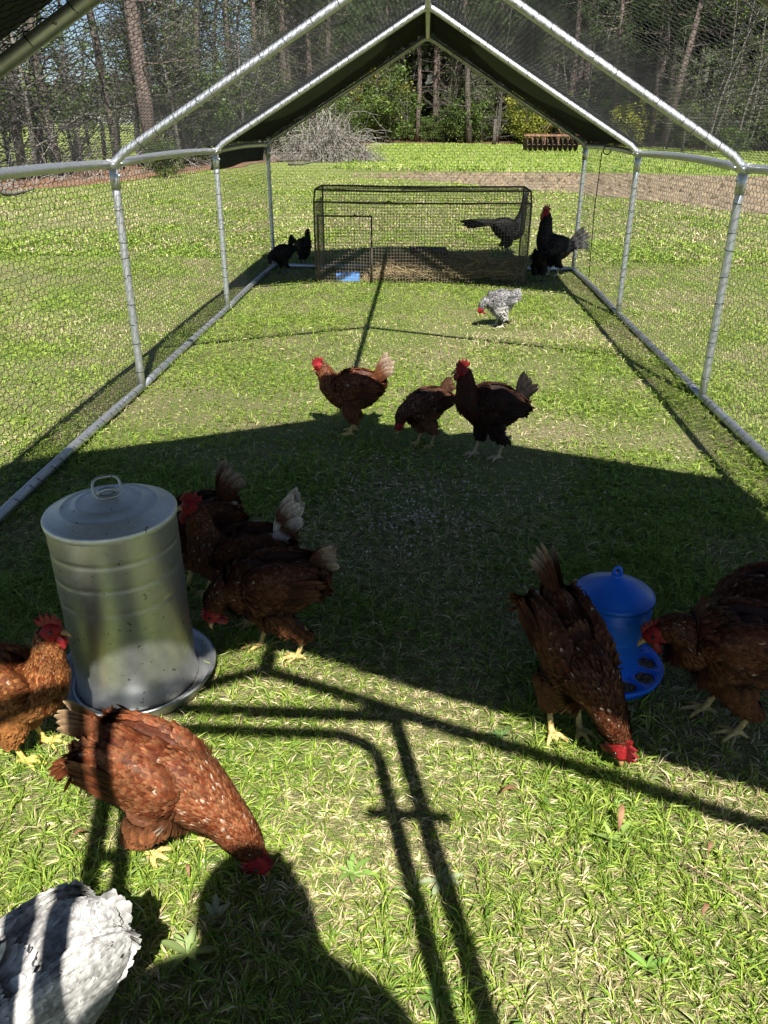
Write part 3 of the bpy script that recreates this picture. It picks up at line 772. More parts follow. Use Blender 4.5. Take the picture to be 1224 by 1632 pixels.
    area = w+h; area = np.where(uu > nb+3.2, 0, area*np.where(uu > nb-.9, 2.6, 1)); area[:(1 if rounded else 2)] = 0
    pr = area/area.sum(); k = r.choice(n-1, nf, p=pr[:-1]/pr[:-1].sum()); f = r.random(nf)[:, None]
    tt = r.uniform(0, 2*np.pi, nf)
    lerp = lambda A: A[k]*(1-f)+A[k+1]*f
    pc, ss, up, tn = lerp(Pc), lerp(Sd), lerp(Up), lerp(T)
    ww = lerp(w[:, None]); hh = lerp(h[:, None]); ct, st = np.cos(tt)[:, None], np.sin(tt)[:, None]
    hh2 = hh*np.where(st < 0, 1.08, .94)
    P = pc+ss*ww*ct+up*hh2*st; sq = np.where(st < 0, 1.08, .94)
    ring = lambda j: Pc[j]+Sd[j]*w[j][:, None]*ct+Up[j]*h[j][:, None]*sq*st
    du = ring(k+1)-ring(k); dt = -ss*ww*st+up*hh2*ct; Nn = np.cross(dt, du); n0 = ss*ct/ww+up*st/hh2
    Nn *= np.sign(np.sum(Nn*n0, 1))[:, None]; Nn /= np.linalg.norm(Nn, axis=1)[:, None]+1e-9
    u_ = cu(k+f[:, 0]); neck = u_ > nb-.6; hd = np.clip((u_-(nb-.6))/3.5, 0, 1)
    low = st[:, 0] < -.25
    L = np.where(neck, .046-.032*hd, np.where(low, .044, .042))*r.uniform(.75, 1.2, nf)
    Wd = np.where(neck, .0075-.0028*hd, np.where(low, .0125, .0110))*r.uniform(.7, 1.3, nf)*(8000/nf)**.4*(1.45 if pal == 'white' else 1)
    base = np.where(neck[:, None], np.array(pl['neck']), np.where(low[:, None], np.array(pl['belly']), np.array(pl['back'])))
    mott = .75+.5*vnoise(P[:, 0]*28+seed, P[:, 2]*28+P[:, 1]*9, 4)
    c0 = base*(r.uniform(.6, 1.25, nf)*mott)[:, None]
    c1 = np.where(r.random(nf)[:, None] < .62, np.array(pl['lace'])*r.uniform(.55, 1.3, nf)[:, None]*mott[:, None], c0*1.1)
    if pl['fleck']:
        fl = r.random(nf) < pl['fleck']*(np.where(low, .2, np.where(neck, 1.3, .25) if pal not in ('white', 'splash') else 1)); v = (.40, .31, .23) if pal not in ('white', 'splash') else (.045, .045, .05)
        c1 = np.where(fl[:, None], np.array(v), c1)
        if pal in ('white', 'splash'): c0 = np.where(fl[:, None] & (r.random(nf) < .5)[:, None], np.array(v)*1.6, c0)
    if white_rump:
        rp = (u_ < 1.9) & (st[:, 0] > -.1); c0 = np.where(rp[:, None], np.array([.62, .57, .50])*r.uniform(.8, 1.1, nf)[:, None], c0); c1 = np.where(rp[:, None], np.array([.68, .63, .57]), c1)
    D = -tn+np.where(low[:, None] & ~neck[:, None], np.array([0, 0, -.5]), np.array([0, 0, -.12]))+r.normal(0, .05 if pal == 'white' else .12, (nf, 3))
    if rounded: D = D+np.where(u_ < 2.2, 1.4, .2)[:, None]*np.array([0, 0, -1.]); L = L*np.where(u_ < 2.0, .6, 1)
    lift = np.where(neck, .0030, np.where(low, .0045, .0026))*r.uniform(.5, 1.5, nf)*(.2 if pal == 'white' else 1)
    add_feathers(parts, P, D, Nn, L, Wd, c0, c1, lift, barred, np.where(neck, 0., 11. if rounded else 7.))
    # wing coverts, then long flight feathers
    Rm = np.array(Rw)
    for sgn in (-1, 1):
        m = nf//4; qv = r.normal(0, 1, (m, 3)); qv /= np.linalg.norm(qv, axis=1)[:, None]; qv = qv[qv[:, 1] > -.25]; ex, ey, ez = qv.T; m = len(ex)
        Pl = np.column_stack([ex*.118, sgn*ey*.026, ez*.070]) @ Rm.T+np.array([wc[0], sgn*.058*wide, wc[2]])
        Nl = np.column_stack([ex/.118, sgn*ey/.026, ez/.070]) @ Rm.T; Nl /= np.linalg.norm(Nl, axis=1)[:, None]
        Dl = np.tile((Rm @ np.array([-1, 0, -.12])), (m, 1))+r.normal(0, .10, (m, 3))
        c0 = np.array(pl['wing'])*r.uniform(.6, 1.3, m)[:, None]*(.7+.6*vnoise(ex*4+seed, ez*4, 6))[:, None]
        c1 = np.where(r.random(m)[:, None] < .5, np.array(pl['lace'])*r.uniform(.6, 1.1, m)[:, None], c0*1.15)
        if pl['fleck']:
            fl = r.random(m) < pl['fleck']*(.3 if pal not in ('white', 'splash') else 1); v = (.40, .31, .23) if pal not in ('white', 'splash') else (.045, .045, .05)
            c1 = np.where(fl[:, None], np.array(v), c1)
        back = np.clip(-ex, 0, 1)*(-.5 if rounded else 1)
        add_feathers(parts, Pl, Dl, Nl, (.036+.025*back)*r.uniform(.8, 1.2, m), (.0115+.003*back)*r.uniform(.7, 1.3, m), c0, c1, r.uniform(.001, .0035, m)*(.3 if rounded else 1), barred, 9. if rounded else 4.)
        if rounded: continue
        m = 15; ez = np.linspace(-.75, .35, m)
        Pl = np.column_stack([np.full(m, -.035)+.02*np.abs(ez), np.full(m, sgn*.025), ez*.070]) @ Rm.T+np.array([wc[0], sgn*.060*wide, wc[2]])
        Nl = np.tile(np.array([0, sgn, 0.15]), (m, 1)); Nl /= np.linalg.norm(Nl, axis=1)[:, None]
        Dl = np.tile(Rm @ np.array([-1, 0, .02]), (m, 1))+np.column_stack([np.zeros(m), np.full(m, -sgn*.18), -ez*.12])
        c0 = np.array(pl['wing'])*r.uniform(.45, 1.1, m)[:, None]; c1 = np.where(r.random(m)[:, None] < .5, np.array(pl['lace'])*.9, c0*1.2)
        add_feathers(parts, Pl, Dl, Nl, np.full(m, .105)*r.uniform(.8, 1.1, m), np.full(m, .0125), c0, c1, .003+.005*(np.arange(m) % 3), barred)
    # thighs
    for hipP, hock in thigh_info:
        m = nf//12; t = r.uniform(.05, .95, m)[:, None]; ang = r.uniform(0, 2*np.pi, m)
        ax = hipP*(1-t)+hock*t+np.array([.016, 0, 0])*np.sin(t*np.pi); rad = (.049*(1-t)+.018*t)*fluff
        Nl = np.column_stack([np.cos(ang), np.sin(ang), np.zeros(m)])
        c0 = np.array(pl['belly'])*r.uniform(.6, 1.2, m)[:, None]; c1 = c0*1.2
        add_feathers(parts, ax+Nl*rad, np.tile((hock-hipP)/np.linalg.norm(hock-hipP), (m, 1)), Nl, r.uniform(.025, .042, m), r.uniform(.013, .02, m), c0, c1, r.uniform(.002, .008, m))
    V, F, C, NN_ = merge(parts)
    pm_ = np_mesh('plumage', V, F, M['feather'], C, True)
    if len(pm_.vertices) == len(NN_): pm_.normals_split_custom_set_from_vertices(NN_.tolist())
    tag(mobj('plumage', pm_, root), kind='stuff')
    # tail feathers: a folded fan on each side
    rumpP = Pc[2]; ta = math.radians(tail)
    for i in range(tail_n):
        sgn = -1 if i % 2 else 1; kx = (i//2)/max(1, (tail_n-1)//2)
        ang = ta+tail_spread*(.42-kx)+rnd.uniform(-.04, .04)
        d = np.array([-math.cos(ang), sgn*(.07+.13*kx), math.sin(ang)]); d /= np.linalg.norm(d)
        nrm = np.array([0, sgn, .12]); nrm -= d*(nrm@d); nrm /= np.linalg.norm(nrm); sd_ = np.cross(nrm, d)
        LL = tail_len*rnd.uniform(.86, 1.05)*(1-.22*kx); rows = 8; Vt = []; Ct = []
        o_ = rumpP+np.array([.025, sgn*(.005+.012*kx), -.012*kx])
        for jj in range(rows):
            t = jj/(rows-1); wv = tail_w*math.sin(math.pi*min(1, .10+.80*t**.8))**.55*(1 if t < .98 else .35)
            cpos = o_+d*LL*t+np.array([-.02, 0, -.02])*t*t*(1 if tail > 20 else .2)
            tipk = max(0, (t-.55)/.45); colr = np.array(pl['tail'])*(1-tipk)+np.array(tipc or pl['tip'])*tipk
            if white_rump and t < .4: colr = np.array([.6, .54, .47])
            if barred: colr = np.array([.085, .082, .08]) if jj % 2 else np.array([.03, .03, .03])
            if knot: colr = np.array(pl['tail'])
            for e in (-1, 0, 1):
                Vt.append(cpos+sd_*e*wv*.5+nrm*(.004 if e == 0 else 0)); Ct.append(colr*(.75 if e == 0 else 1)*rnd.uniform(.85, 1.1))
        Ft = []
        for jj in range(rows-1):
            for e in (0, 1): Ft.append((jj*3+e, jj*3+e+1, jj*3+e+4, jj*3+e+3))
        mobj('tail_feather', np_mesh('tail_feather', np.array(Vt), np.array(Ft), M['feather'], np.array(Ct), True), root)
    # head furniture ---------------------------------------------------------
    ih = int((nb+4.25)/(len(ctl)-1)*(n-1)); hp, ht_, hs, hu = Pc[ih], T[ih], Sd[ih], Up[ih]
    X = lambda x, y, z: hp+ht_*x+hs*y+hu*z
    ib = n-1; bp, bt, bu = Pc[ib], T[ib], Up[ib]
    bl = .026
    MB().tube([bp-bt*.010, bp+bt*.004, bp+bt*bl*.6-bu*.001, bp+bt*bl-bu*.007], [.0098, .0086, .0052, .0012], 8).obj('beak', M['beak'], root, True)
    for sgn in (-1, 1): MB().ball(X(.004, sgn*.0225, .005), .0052, None, 10, 7).obj('eye', M['eye'], root, True)
    if comb:
        prof = [(.030, .012), (.033, .026), (.026, .028), (.022, .046), (.013, .034), (.006, .055), (-.004, .038), (-.013, .055), (-.020, .036), (-.032, .044), (-.034, .028), (-.024, .018), (-.005, .018), (.015, .016)]
        prof = [(x*comb**.5, .016+(z-.016)*comb) for x, z in prof]; m = len(prof); cxm = sum(p[0] for p in prof)/m; czm = sum(p[1] for p in prof)/m
        Vc = []
        for yy, sc in ((-.0042, .82), (0, 1), (.0042, .82)):
            for x, z in prof: Vc.append(X(cxm+(x-cxm)*sc, yy, czm+(z-czm)*sc-.002))
        Fc = [tuple(range(m))[::-1], tuple(2*m+i for i in range(m))]
        for lay in (0, 1):
            for i in range(m): Fc.append((lay*m+i, lay*m+(i+1) % m, (lay+1)*m+(i+1) % m, (lay+1)*m+i))
        MB().add(Vc, Fc).obj('comb', M['comb'], root)
    if wattle:
        Rh = np.column_stack([ht_, hs, hu])
        for sgn in (-1, 1):
            MB().ball(X(.012, sgn*.010, -.034*wattle**.5), (.011*wattle**.5, .0045, .020*wattle), Rh, 10, 8).obj('wattle', M['comb'], root, True)
            MB().ball(X(-.014, sgn*.022, -.012), (.008, .004, .013), Rh, 8, 6).obj('ear_lobe', M['comb'], root, True)
    if knot:
        kn = MB()
        for i in range(5):
            kn.tube([X(-.006+.004*i, 0, .018), X(-.020+.008*i, (i-2)*.003, .045)], .0016, 4)
            kn.ball(X(-.020+.008*i, (i-2)*.003, .047), .005, None, 6, 4)
        kn.obj('crest', M['rope'], root)
    return root
def gp(u, v): p = G(u, v); return (p[0], p[1])
H = bird
H('red_hen', 'red hen cut by the left edge with its head raised beside the drum feeder', gp(44, 1203), 4, 'stand', 'gold', .90, seed=1, legs=((.02, 0), (.05, 0)), voxel=.0045, nf=3600, comb=1.15, wattle=1.2)
H('red_hen', 'sunlit red hen pecking in the foreground in front of the drum feeder', gp(272, 1350), -16, 'reach', 'red', 1.06, pitch=6, tail=26, tail_len=.10, tail_spread=.25, tail_n=9, wide=.90, tipc=(.34, .23, .13), seed=2, legs=((-.02, 0), (.05, 0)), voxel=.0045, nf=4800, comb=.6, squat=.05)
H('white_hen', 'white hen with grey flecks seen from behind in the lower left corner', gp(78, 1772), -126, 'low', 'white', 1.1, rounded=True, tail=16, tail_len=.06, tail_n=8, tail_spread=.9, seed=3, voxel=.0045, nf=4800, tail_w=.05, fluff=1.2)
H('red_hen', 'shaded red hen mostly hidden between the drum feeder and another hen, pale tipped tail up', gp(312, 945), 215, 'low', 'deep', 1.02, tail=78, tail_len=.16, seed=4)
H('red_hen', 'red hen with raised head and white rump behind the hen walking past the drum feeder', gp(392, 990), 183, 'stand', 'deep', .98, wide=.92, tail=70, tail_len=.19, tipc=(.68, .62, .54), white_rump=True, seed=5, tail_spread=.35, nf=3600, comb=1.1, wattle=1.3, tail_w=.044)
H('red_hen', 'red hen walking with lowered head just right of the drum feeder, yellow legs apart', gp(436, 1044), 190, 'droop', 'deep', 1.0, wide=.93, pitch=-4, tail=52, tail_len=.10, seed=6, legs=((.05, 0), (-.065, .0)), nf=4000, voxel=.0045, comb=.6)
H('red_hen', 'red hen with white tipped tail standing left of two others at the shadow edge', gp(560, 692), 176, 'mid', 'red', 1.0, pitch=-6, tail=66, tail_len=.17, seed=7, nf=1800, legs=((.0, 0), (.01, 0)))
H('brown_hen', 'dark brown hen bending down in the middle of three at the shadow edge', gp(674, 712), 215, 'droop', 'brown', .86, pitch=4, tail=50, tail_len=.10, seed=8, nf=1800, comb=.4, wattle=.5)
H('dark_hen', 'dark red hen with black tail and red comb standing rightmost of three at shadow edge', gp(776, 730), 196, 'stand', 'dark', 1.06, wide=.92, pitch=-14, tail=76, tail_len=.15, seed=9, nf=1800, legs=((.06, 0), (-.03, 0)), comb=1.0)
H('grey_hen', 'fluffy grey and white hen on the sunny grass before the cage', gp(793, 522), 190, 'droop', 'splash', .86, tail=34, tail_len=.08, seed=10, nf=1600, fluff=1.5, comb=.5, wide=1.05)
H('barred_rooster', 'tall dark barred rooster with red comb beside the right end of the cage', gp(878, 441), 200, 'rooster', 'barred', 1.25, pitch=-20, tail=34, tail_len=.22, tail_n=13, tail_spread=.9, seed=11, nf=1600, comb=1.4, wattle=1.4, category='rooster')
H('black_hen', 'black hen bending with its back to the viewer just in front of the barred rooster', gp(858, 450), 80, 'peck', 'black', .98, pitch=4, tail=24, tail_len=.07, seed=18, nf=1200, comb=.3, wattle=.3)
H('peahen', 'dark long necked peahen standing outside behind the wire cage', gp(808, 407), 4, 'pea', 'pea', 1.28, tail=-4, tail_len=.36, tail_n=11, tail_spread=.14, seed=12, nf=1400, comb=0, wattle=0, knot=True, category='peahen', tail_w=.05, group='fowl outside the run')
H('black_hen', 'black hen with raised tail bending beside the far left post', gp(450, 437), 222, 'droop', 'black', .88, pitch=6, tail=66, tail_len=.15, seed=13, nf=1200, comb=.3, wattle=.3)
H('black_hen', 'black hen standing upright facing right by the left end of the cage', gp(485, 424), -50, 'alert', 'black', .86, pitch=-34, tail=-14, tail_len=.08, seed=14, nf=1200, comb=.25, wattle=.25)
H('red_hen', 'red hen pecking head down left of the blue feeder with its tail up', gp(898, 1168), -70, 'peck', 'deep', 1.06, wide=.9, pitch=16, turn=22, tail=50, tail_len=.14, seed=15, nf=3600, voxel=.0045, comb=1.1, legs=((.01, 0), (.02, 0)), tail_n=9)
H('red_hen', 'shaded red hen reaching left towards the blue feeder at the right edge', gp(1140, 1155), 174, 'low', 'deep', 1.10, pitch=-10, squat=.012, seed=16, nf=3600, voxel=.0045, comb=.7, legs=((.03, 0), (-.03, 0)))
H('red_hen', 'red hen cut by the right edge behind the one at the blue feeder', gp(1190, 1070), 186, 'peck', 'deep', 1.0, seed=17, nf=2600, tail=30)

# ------------------------------------------------------------------ trees
def branch_path(r, p, d, L, n=5, wob=.25, grav=.0):
    P = [np.array(p, float)]; d = np.array(d, float)
    for i in range(n):
        d = d+np.array([r.gauss(0, wob), r.gauss(0, wob), r.gauss(0, wob*.7)+grav]); d /= np.linalg.norm(d)
        P.append(P[-1]+d*L/n)
    return P
def leaf_cards(C, size, cols, r, droop=.3, asp=.5):
    n = len(C); a = r.uniform(0, 2*np.pi, n); e = r.normal(-droop*.5, .6, n)
    D = np.column_stack([np.cos(a)*np.cos(e), np.sin(a)*np.cos(e), np.sin(e)])
    Nn = r.normal(0, 1, (n, 3)); Nn[:, 2] += .6; S = np.cross(D, Nn); S /= np.linalg.norm(S, axis=1)[:, None]+1e-9
    L = size*r.uniform(.6, 1.4, n)[:, None]
    V = np.zeros((n, 4, 3)); V[:, 0] = C; V[:, 1] = C+D*L*.5+S*L*asp*.5; V[:, 2] = C+D*L; V[:, 3] = C+D*L*.5-S*L*asp*.5
    F = np.arange(n)[:, None]*4+np.array([[0, 1, 2, 3]])
    return V.reshape(-1, 3), F, np.repeat(cols, 4, 0)
def clumps(r, n, centers, rad, flat=.7):
    k = r.integers(0, len(centers), n); q = r.normal(0, 1, (n, 3)); q /= np.linalg.norm(q, axis=1)[:, None]
    return np.asarray(centers)[k]+q*(rad*r.random(n)**.45)[:, None]*np.array([1, 1, flat])
def tree_proto(kind, seed):
    r = random.Random(seed); q = np.random.default_rng(seed); tr = MB(); cent = []
    if kind == 'pine':
        Ht = r.uniform(15, 18); r0 = r.uniform(.15, .21); P = branch_path(r, (0, 0, -.1), (0, 0, 1), Ht, 9, .022, .02)
        tr.tube(P, np.linspace(r0*1.15, r0*.35, len(P)), 9)
        for i in range(26):
            z = r.uniform(2.2, 9); t = z/Ht*9; k = int(t); p = P[k]+(P[k+1]-P[k])*(t-k); a = r.uniform(0, 6.28)
            tr.tube(branch_path(r, p, (math.cos(a), math.sin(a), r.uniform(-.25, .25)), r.uniform(.5, 2.2), 4, .2), np.linspace(.022, .005, 5), 4, False)
        for i in range(24):
            z = r.uniform(6.8, Ht*.98); t = z/Ht*9; k = min(8, int(t)); p = P[k]+(P[k+1]-P[k])*(t-k); a = r.uniform(0, 6.28)
            L = r.uniform(1.2, 3.2)*(1.15-z/Ht*.5); Q = branch_path(r, p, (math.cos(a), math.sin(a), .18), L, 4, .14)
            tr.tube(Q, np.linspace(.05, .012, 5), 4, False); cent += [Q[-1], Q[-2], Q[-1]*.6+Q[-2]*.4+np.array([0, 0, .25])]
        C = clumps(q, 3600, cent, .62, .6); g = np.array([.050, .085, .024])*q.uniform(.5, 1.5, len(C))[:, None]
        V, F, c = leaf_cards(C, .30, g, q, .0, .16); mat = 'pine'
    elif kind in ('sapling', 'bare'):
        Ht = r.uniform(7.5, 11) if kind == 'sapling' else r.uniform(6, 9); r0 = r.uniform(.035, .055) if kind == 'sapling' else r.uniform(.06, .10)
        P = branch_path(r, (0, 0, -.1), (r.uniform(-.1, .1), r.uniform(-.1, .1), 1), Ht, 10, .06, .05); tr.tube(P, np.linspace(r0, r0*.25, len(P)), 7)
        nbr = 16 if kind == 'sapling' else 34
        for i in range(nbr):
            z = r.uniform(.06, .97); t = z*10; k = min(9, int(t)); p = P[k]+(P[k+1]-P[k])*(t-k); a = r.uniform(0, 6.28)
            L = r.uniform(.8, 2.6)*(1.2-z*.6); up = r.uniform(-.2, .9)
            Q = branch_path(r, p, (math.cos(a), math.sin(a), up), L, 5, .26, .05); tr.tube(Q, np.linspace(r0*.36, .006, 6), 4, False)
            for m in range(4 if kind == 'sapling' else 6):
                j = r.randint(1, 4); b2 = r.uniform(0, 6.28)
                Q2 = branch_path(r, Q[j], (math.cos(b2), math.sin(b2), r.uniform(-.4, .7)), L*r.uniform(.25, .55), 4, .3); tr.tube(Q2, np.linspace(.010, .0035, 5), 3, False)
                cent.append(Q2[-1])
                if kind == 'bare':
                    Q3 = branch_path(r, Q2[2], (r.gauss(0, 1), r.gauss(0, 1), r.gauss(0, .6)), L*.25, 3, .3); tr.tube(Q3, np.linspace(.006, .003, 4), 3, False)
        nl = 500 if kind == 'sapling' else 900
        C = clumps(q, nl, cent, .28); g = (np.array([.13, .17, .04]) if kind == 'sapling' else np.array([.10, .15, .035]))*q.uniform(.5, 1.4, len(C))[:, None]
        V, F, c = leaf_cards(C, .10, g, q); mat = 'greybark'
    elif kind in ('shrub', 'yellow', 'cedar'):
        Ht = {'shrub': 3.0, 'yellow': 3.6, 'cedar': 5.0}[kind]
        for s in range(5 if kind != 'cedar' else 1):
            P = branch_path(r, (r.gauss(0, .12), r.gauss(0, .12), -.05), (r.gauss(0, .25), r.gauss(0, .25), 1) if kind != 'cedar' else (0, 0, 1), Ht*r.uniform(.75, 1), 7, .14 if kind != 'cedar' else .03, .04)
            tr.tube(P, np.linspace(.035, .01, 8), 5, False)
            for i in range(13 if kind != 'cedar' else 44):
                t = r.uniform(.6, 6.9); k = int(t); p = P[k]+(P[k+1]-P[k])*(t-k); a = r.uniform(0, 6.28)
                L = r.uniform(.4, 1.3) if kind != 'cedar' else 1.5*(1.1-t/7.3)
                Q = branch_path(r, p, (math.cos(a), math.sin(a), r.uniform(-.1, .6)), L, 4, .22); tr.tube(Q, np.linspace(.013, .004, 5), 4, False); cent += [Q[-1], Q[2], Q[3]]
        base = {'shrub': (.085, .13, .03), 'yellow': (.24, .25, .035), 'cedar': (.045, .085, .025)}[kind]
        C = clumps(q, 4200, cent, .30, .8); lf = .45+1.1*vnoise(C[:, 0]*2.2+seed, C[:, 2]*2.2+C[:, 1], 3)
        g = np.array(base)*(q.uniform(.5, 1.5, len(C))*lf)[:, None]
        V, F, c = leaf_cards(C, .12 if kind != 'cedar' else .13, g, q, .3, .5 if kind != 'cedar' else .3); mat = 'darkbark'
    elif kind == 'thick':
        Ht = 12; P = branch_path(r, (0, 0, -.1), (r.uniform(-.08, .08), .05, 1), Ht, 9, .05, .03); tr.tube(P, np.linspace(.16, .06, 10), 10)
        for i in range(22):
            t = r.uniform(1.0, 8.9); k = int(t); p = P[k]+(P[k+1]-P[k])*(t-k); a = r.uniform(0, 6.28); L = r.uniform(1, 3)
            Q = branch_path(r, p, (math.cos(a), math.sin(a), r.uniform(-.1, .6)), L, 5, .25); tr.tube(Q, np.linspace(.035, .008, 6), 5, False)
            for m in range(4):
                Q2 = branch_path(r, Q[r.randint(1, 4)], (r.gauss(0, 1), r.gauss(0, 1), r.gauss(0, .6)), L*.5, 4, .3); tr.tube(Q2, np.linspace(.012, .004, 5), 3, False); cent.append(Q2[-1])
        for i in range(9):   # creeper round the stem
            z = r.uniform(.3, 5); k = int(z/Ht*9); cent.append(P[k]+(P[k+1]-P[k])*(z/Ht*9-k))
        C = clumps(q, 2200, cent, .34); g = np.array([.075, .12, .03])*q.uniform(.5, 1.5, len(C))[:, None]
        V, F, c = leaf_cards(C, .11, g, q); mat = 'darkbark'
    return tr.mesh('trunk', M[mat], True), np_mesh('crown', V, F, M['leaf'], c)
PROTO = {k: [tree_proto(k, 31*i+s) for i in range(m)] for k, m, s in (('pine', 4, 1), ('sapling', 4, 2), ('bare', 5, 3), ('shrub', 3, 4), ('yellow', 2, 5), ('cedar', 2, 6), ('thick', 3, 7))}
NAMES = dict(pine='pine_tree', sapling='slender_tree', bare='bare_tree', shrub='shrub', yellow='shrub', cedar='cedar_tree', thick='tree')
tr_r = random.Random(77)
def tree(kind, x, y, label, group=None, s=1.0, lean=(0, 0), idx=None, cat='tree'):
    tm, cm = PROTO[kind][tr_r.randrange(len(PROTO[kind])) if idx is None else idx]
    o = empty(NAMES[kind], (x, y, 0), tr_r.uniform(0, 6.28)); o.rotation_euler = (lean[0], lean[1], o.rotation_euler[2]) if lean != (0, 0) else o.rotation_euler
    if lean != (0, 0): o.rotation_euler[2] = 0
    o.scale = (s, s, s); tag(o, label, cat, group); mobj('trunk', tm, o); mobj('crown', cm, o); return o
# far wood edge: from (-3, 67) to the right, then coming closer
def edge_y(x): return np.interp(x, [-8, 0, 8, 15, 19, 28, 60], [69, 67.5, 65.5, 57, 48.5, 44.5, 49])
for i in range(96):
    x = tr_r.uniform(-11, 44); y = float(edge_y(x))+1.0+abs(tr_r.gauss(0, 8)); 
    tree('pine', x, y, 'tall straight pine in the dense dark wood beyond the field', 'pines of the far wood', tr_r.uniform(.85, 1.15))
for i in range(54):
    x = tr_r.uniform(-9, 36); y = float(edge_y(x))+.4+abs(tr_r.gauss(0, 4))
    tree('sapling', x, y, 'slender pale stemmed tree in the far wood edge', 'slender trees of the far wood', tr_r.uniform(.8, 1.3))
for i in range(30):
    x = tr_r.uniform(-9, 36); y = float(edge_y(x))+.6+abs(tr_r.gauss(0, 3))
    tree('bare', x, y, 'bare branched tree tangled into the far wood edge', 'bare trees of the far wood', tr_r.uniform(.7, 1.1))
for i in range(56):
    x = tr_r.uniform(-9, 36); y = float(edge_y(x))+.3+abs(tr_r.gauss(0, 3.5))
    tree('shrub', x, y, 'green undergrowth shrub at the foot of the far wood', 'undergrowth of the far wood', tr_r.uniform(.7, 1.5), cat='shrub')
tree('cedar', AT(735, 68), 68, 'dark green young cedar left of the thick trunk under the ridge', None, 1.0)
tree('yellow', AT(848, 63), 63, 'bright yellow green shrub beside the rusty harrow', None, 1.35, cat='shrub')
tree('yellow', AT(1010, 56), 57, 'yellow green shrub behind the right eave of the tarp', None, .9, cat='shrub')
tree('shrub', AT(612, 66), 66, 'bright green shrub right of the grey brush pile', None, 1.9, cat='shrub')
tree('yellow', AT(580, 67), 68, 'yellowish shrub above the grey brush pile', None, 1.8, cat='shrub')
tree('thick', AT(748, 66), 66, 'thick brown trunked tree standing under the roof ridge', None, 1.5, idx=0)
tree('pine', AT(1062, 53), 53.5, 'leaning grey pine at the right side of the field', None, 1.15, lean=(0, .085))
for j, u in enumerate((1124, 1138, 1152, 1168, 1190, 1206)):
    tree('sapling', AT(u, 47), 47+.7*(j % 3), 'thin pale leaning stem in the thicket at the right edge', 'thin stems at the right edge', 1.15, lean=(0, .10))
for j, u in enumerate((1098, 1145, 1180, 1215, 1240)):
    tree('bare', AT(u, 46.5), 47.5+.5*j, 'twiggy bare thicket tree at the right edge of the field', 'thicket trees at the right edge', .8)
tree('shrub', AT(1174, 44), 44.2, 'small dark shrub at the field edge behind the right roof pipe', None, .55, cat='shrub')
s_ = MB().tube([(0, 0, -.02), (.01, 0, .5), (.03, .01, 1.6)], [.16, .13, .12], 10).obj('tree_stump', M['darkbark'], None, True); s_.location = (AT(787, 62), 62, 0)
tag(s_, 'short dark broken stump standing alone before the far wood', 'stump')
# left belt of trees, close and thin, with open field behind
def lx(y): return float(np.interp(y, [13, 16.4, 20.3, 25.6, 31.9, 40, 66], [-11.5, -8.5, -7.8, -6.9, -6.2, -5.2, -4.6]))
for i in range(26):
    y = tr_r.uniform(24, 52); tree('bare', lx(y)-3-abs(tr_r.gauss(0, 4)), y, 'bare tree standing behind the belt along the left side', 'bare trees behind the left belt', tr_r.uniform(.7, 1.1))
for i in range(36):
    y = tr_r.uniform(15, 64); tree('bare', lx(y)-.5-abs(tr_r.gauss(0, 1.6)), y, 'bare tangled tree in the belt along the left side', 'bare trees of the left belt', tr_r.uniform(.6, 1.0))
for i in range(14):
    y = tr_r.uniform(20, 64); tree('thick', lx(y)-1-abs(tr_r.gauss(0, 1.8)), y, 'dark trunked tree in the belt along the left side', 'dark trees of the left belt', tr_r.uniform(.6, 1.0))
for i in range(16):
    y = tr_r.uniform(30, 66); tree('shrub', lx(y)-.6-abs(tr_r.gauss(0, 1.4)), y, 'leafy shrub under the trees of the left belt', 'shrubs of the left belt', tr_r.uniform(.6, 1.3), cat='shrub')
for i in range(18):
    y = tr_r.uniform(36, 68); tree('pine', lx(y)-.8-abs(tr_r.gauss(0, 2.0)), y, 'pine standing in the belt along the left side', 'pines of the left belt', tr_r.uniform(.8, 1.0))
for u, Y, k, lab in ((242, 25.5, 'pine', 'straight reddish pine trunk left of the near roof pipe'), (28, 21, 'thick', 'leaning dark trunk at the far left edge'), (62, 22.5, 'thick', 'dark creeper covered trunk near the left edge'), (88, 21.5, 'thick', 'dark trunk right of the creeper covered one at the left')):
    tree(k, AT(u, Y), Y, lab, None, .75 if k == 'thick' else 1.0, lean=(0, -.05) if k == 'thick' else (0, -.03))
for j, (u, Y) in enumerate(((115, 27), (127, 25), (163, 28), (186, 29))):
    p = MB().tube([(0, 0, -.05), (.01*j, 0, .7), (.02, 0, 1.4-.25*(j == 1))], [.065, .06, .055], 8).obj('fence_post', M['post'], None, True); p.location = (AT(u, Y), Y, 0); p.rotation_euler = (0, .05*(j-1.5), 0)
    tag(p, 'old grey fence post standing behind the trees on the left', 'fence post', 'fence posts behind the left trees')
tree('shrub', AT(262, 22), 22, 'small leafy bush at the grass edge left of the second post', None, .35, cat='shrub')
# far tree line beyond the left field, one mass
q = np.random.default_rng(8); n = 9000
xx = q.uniform(-260, -30, n); C = np.column_stack([xx, 190+q.normal(0, 4, n), (7+3.5*vnoise(xx*.12, xx*0, 2))*q.random(n)**.6])
V, F, c = leaf_cards(C, 1.6, np.array([.055, .065, .035])*q.uniform(.5, 1.4, n)[:, None], q, .2, .7)
tag(mobj('far_wood', np_mesh('far_wood', V, F, M['leaf'], c)), 'low distant tree line beyond the field at the left', 'wood', kind='stuff')
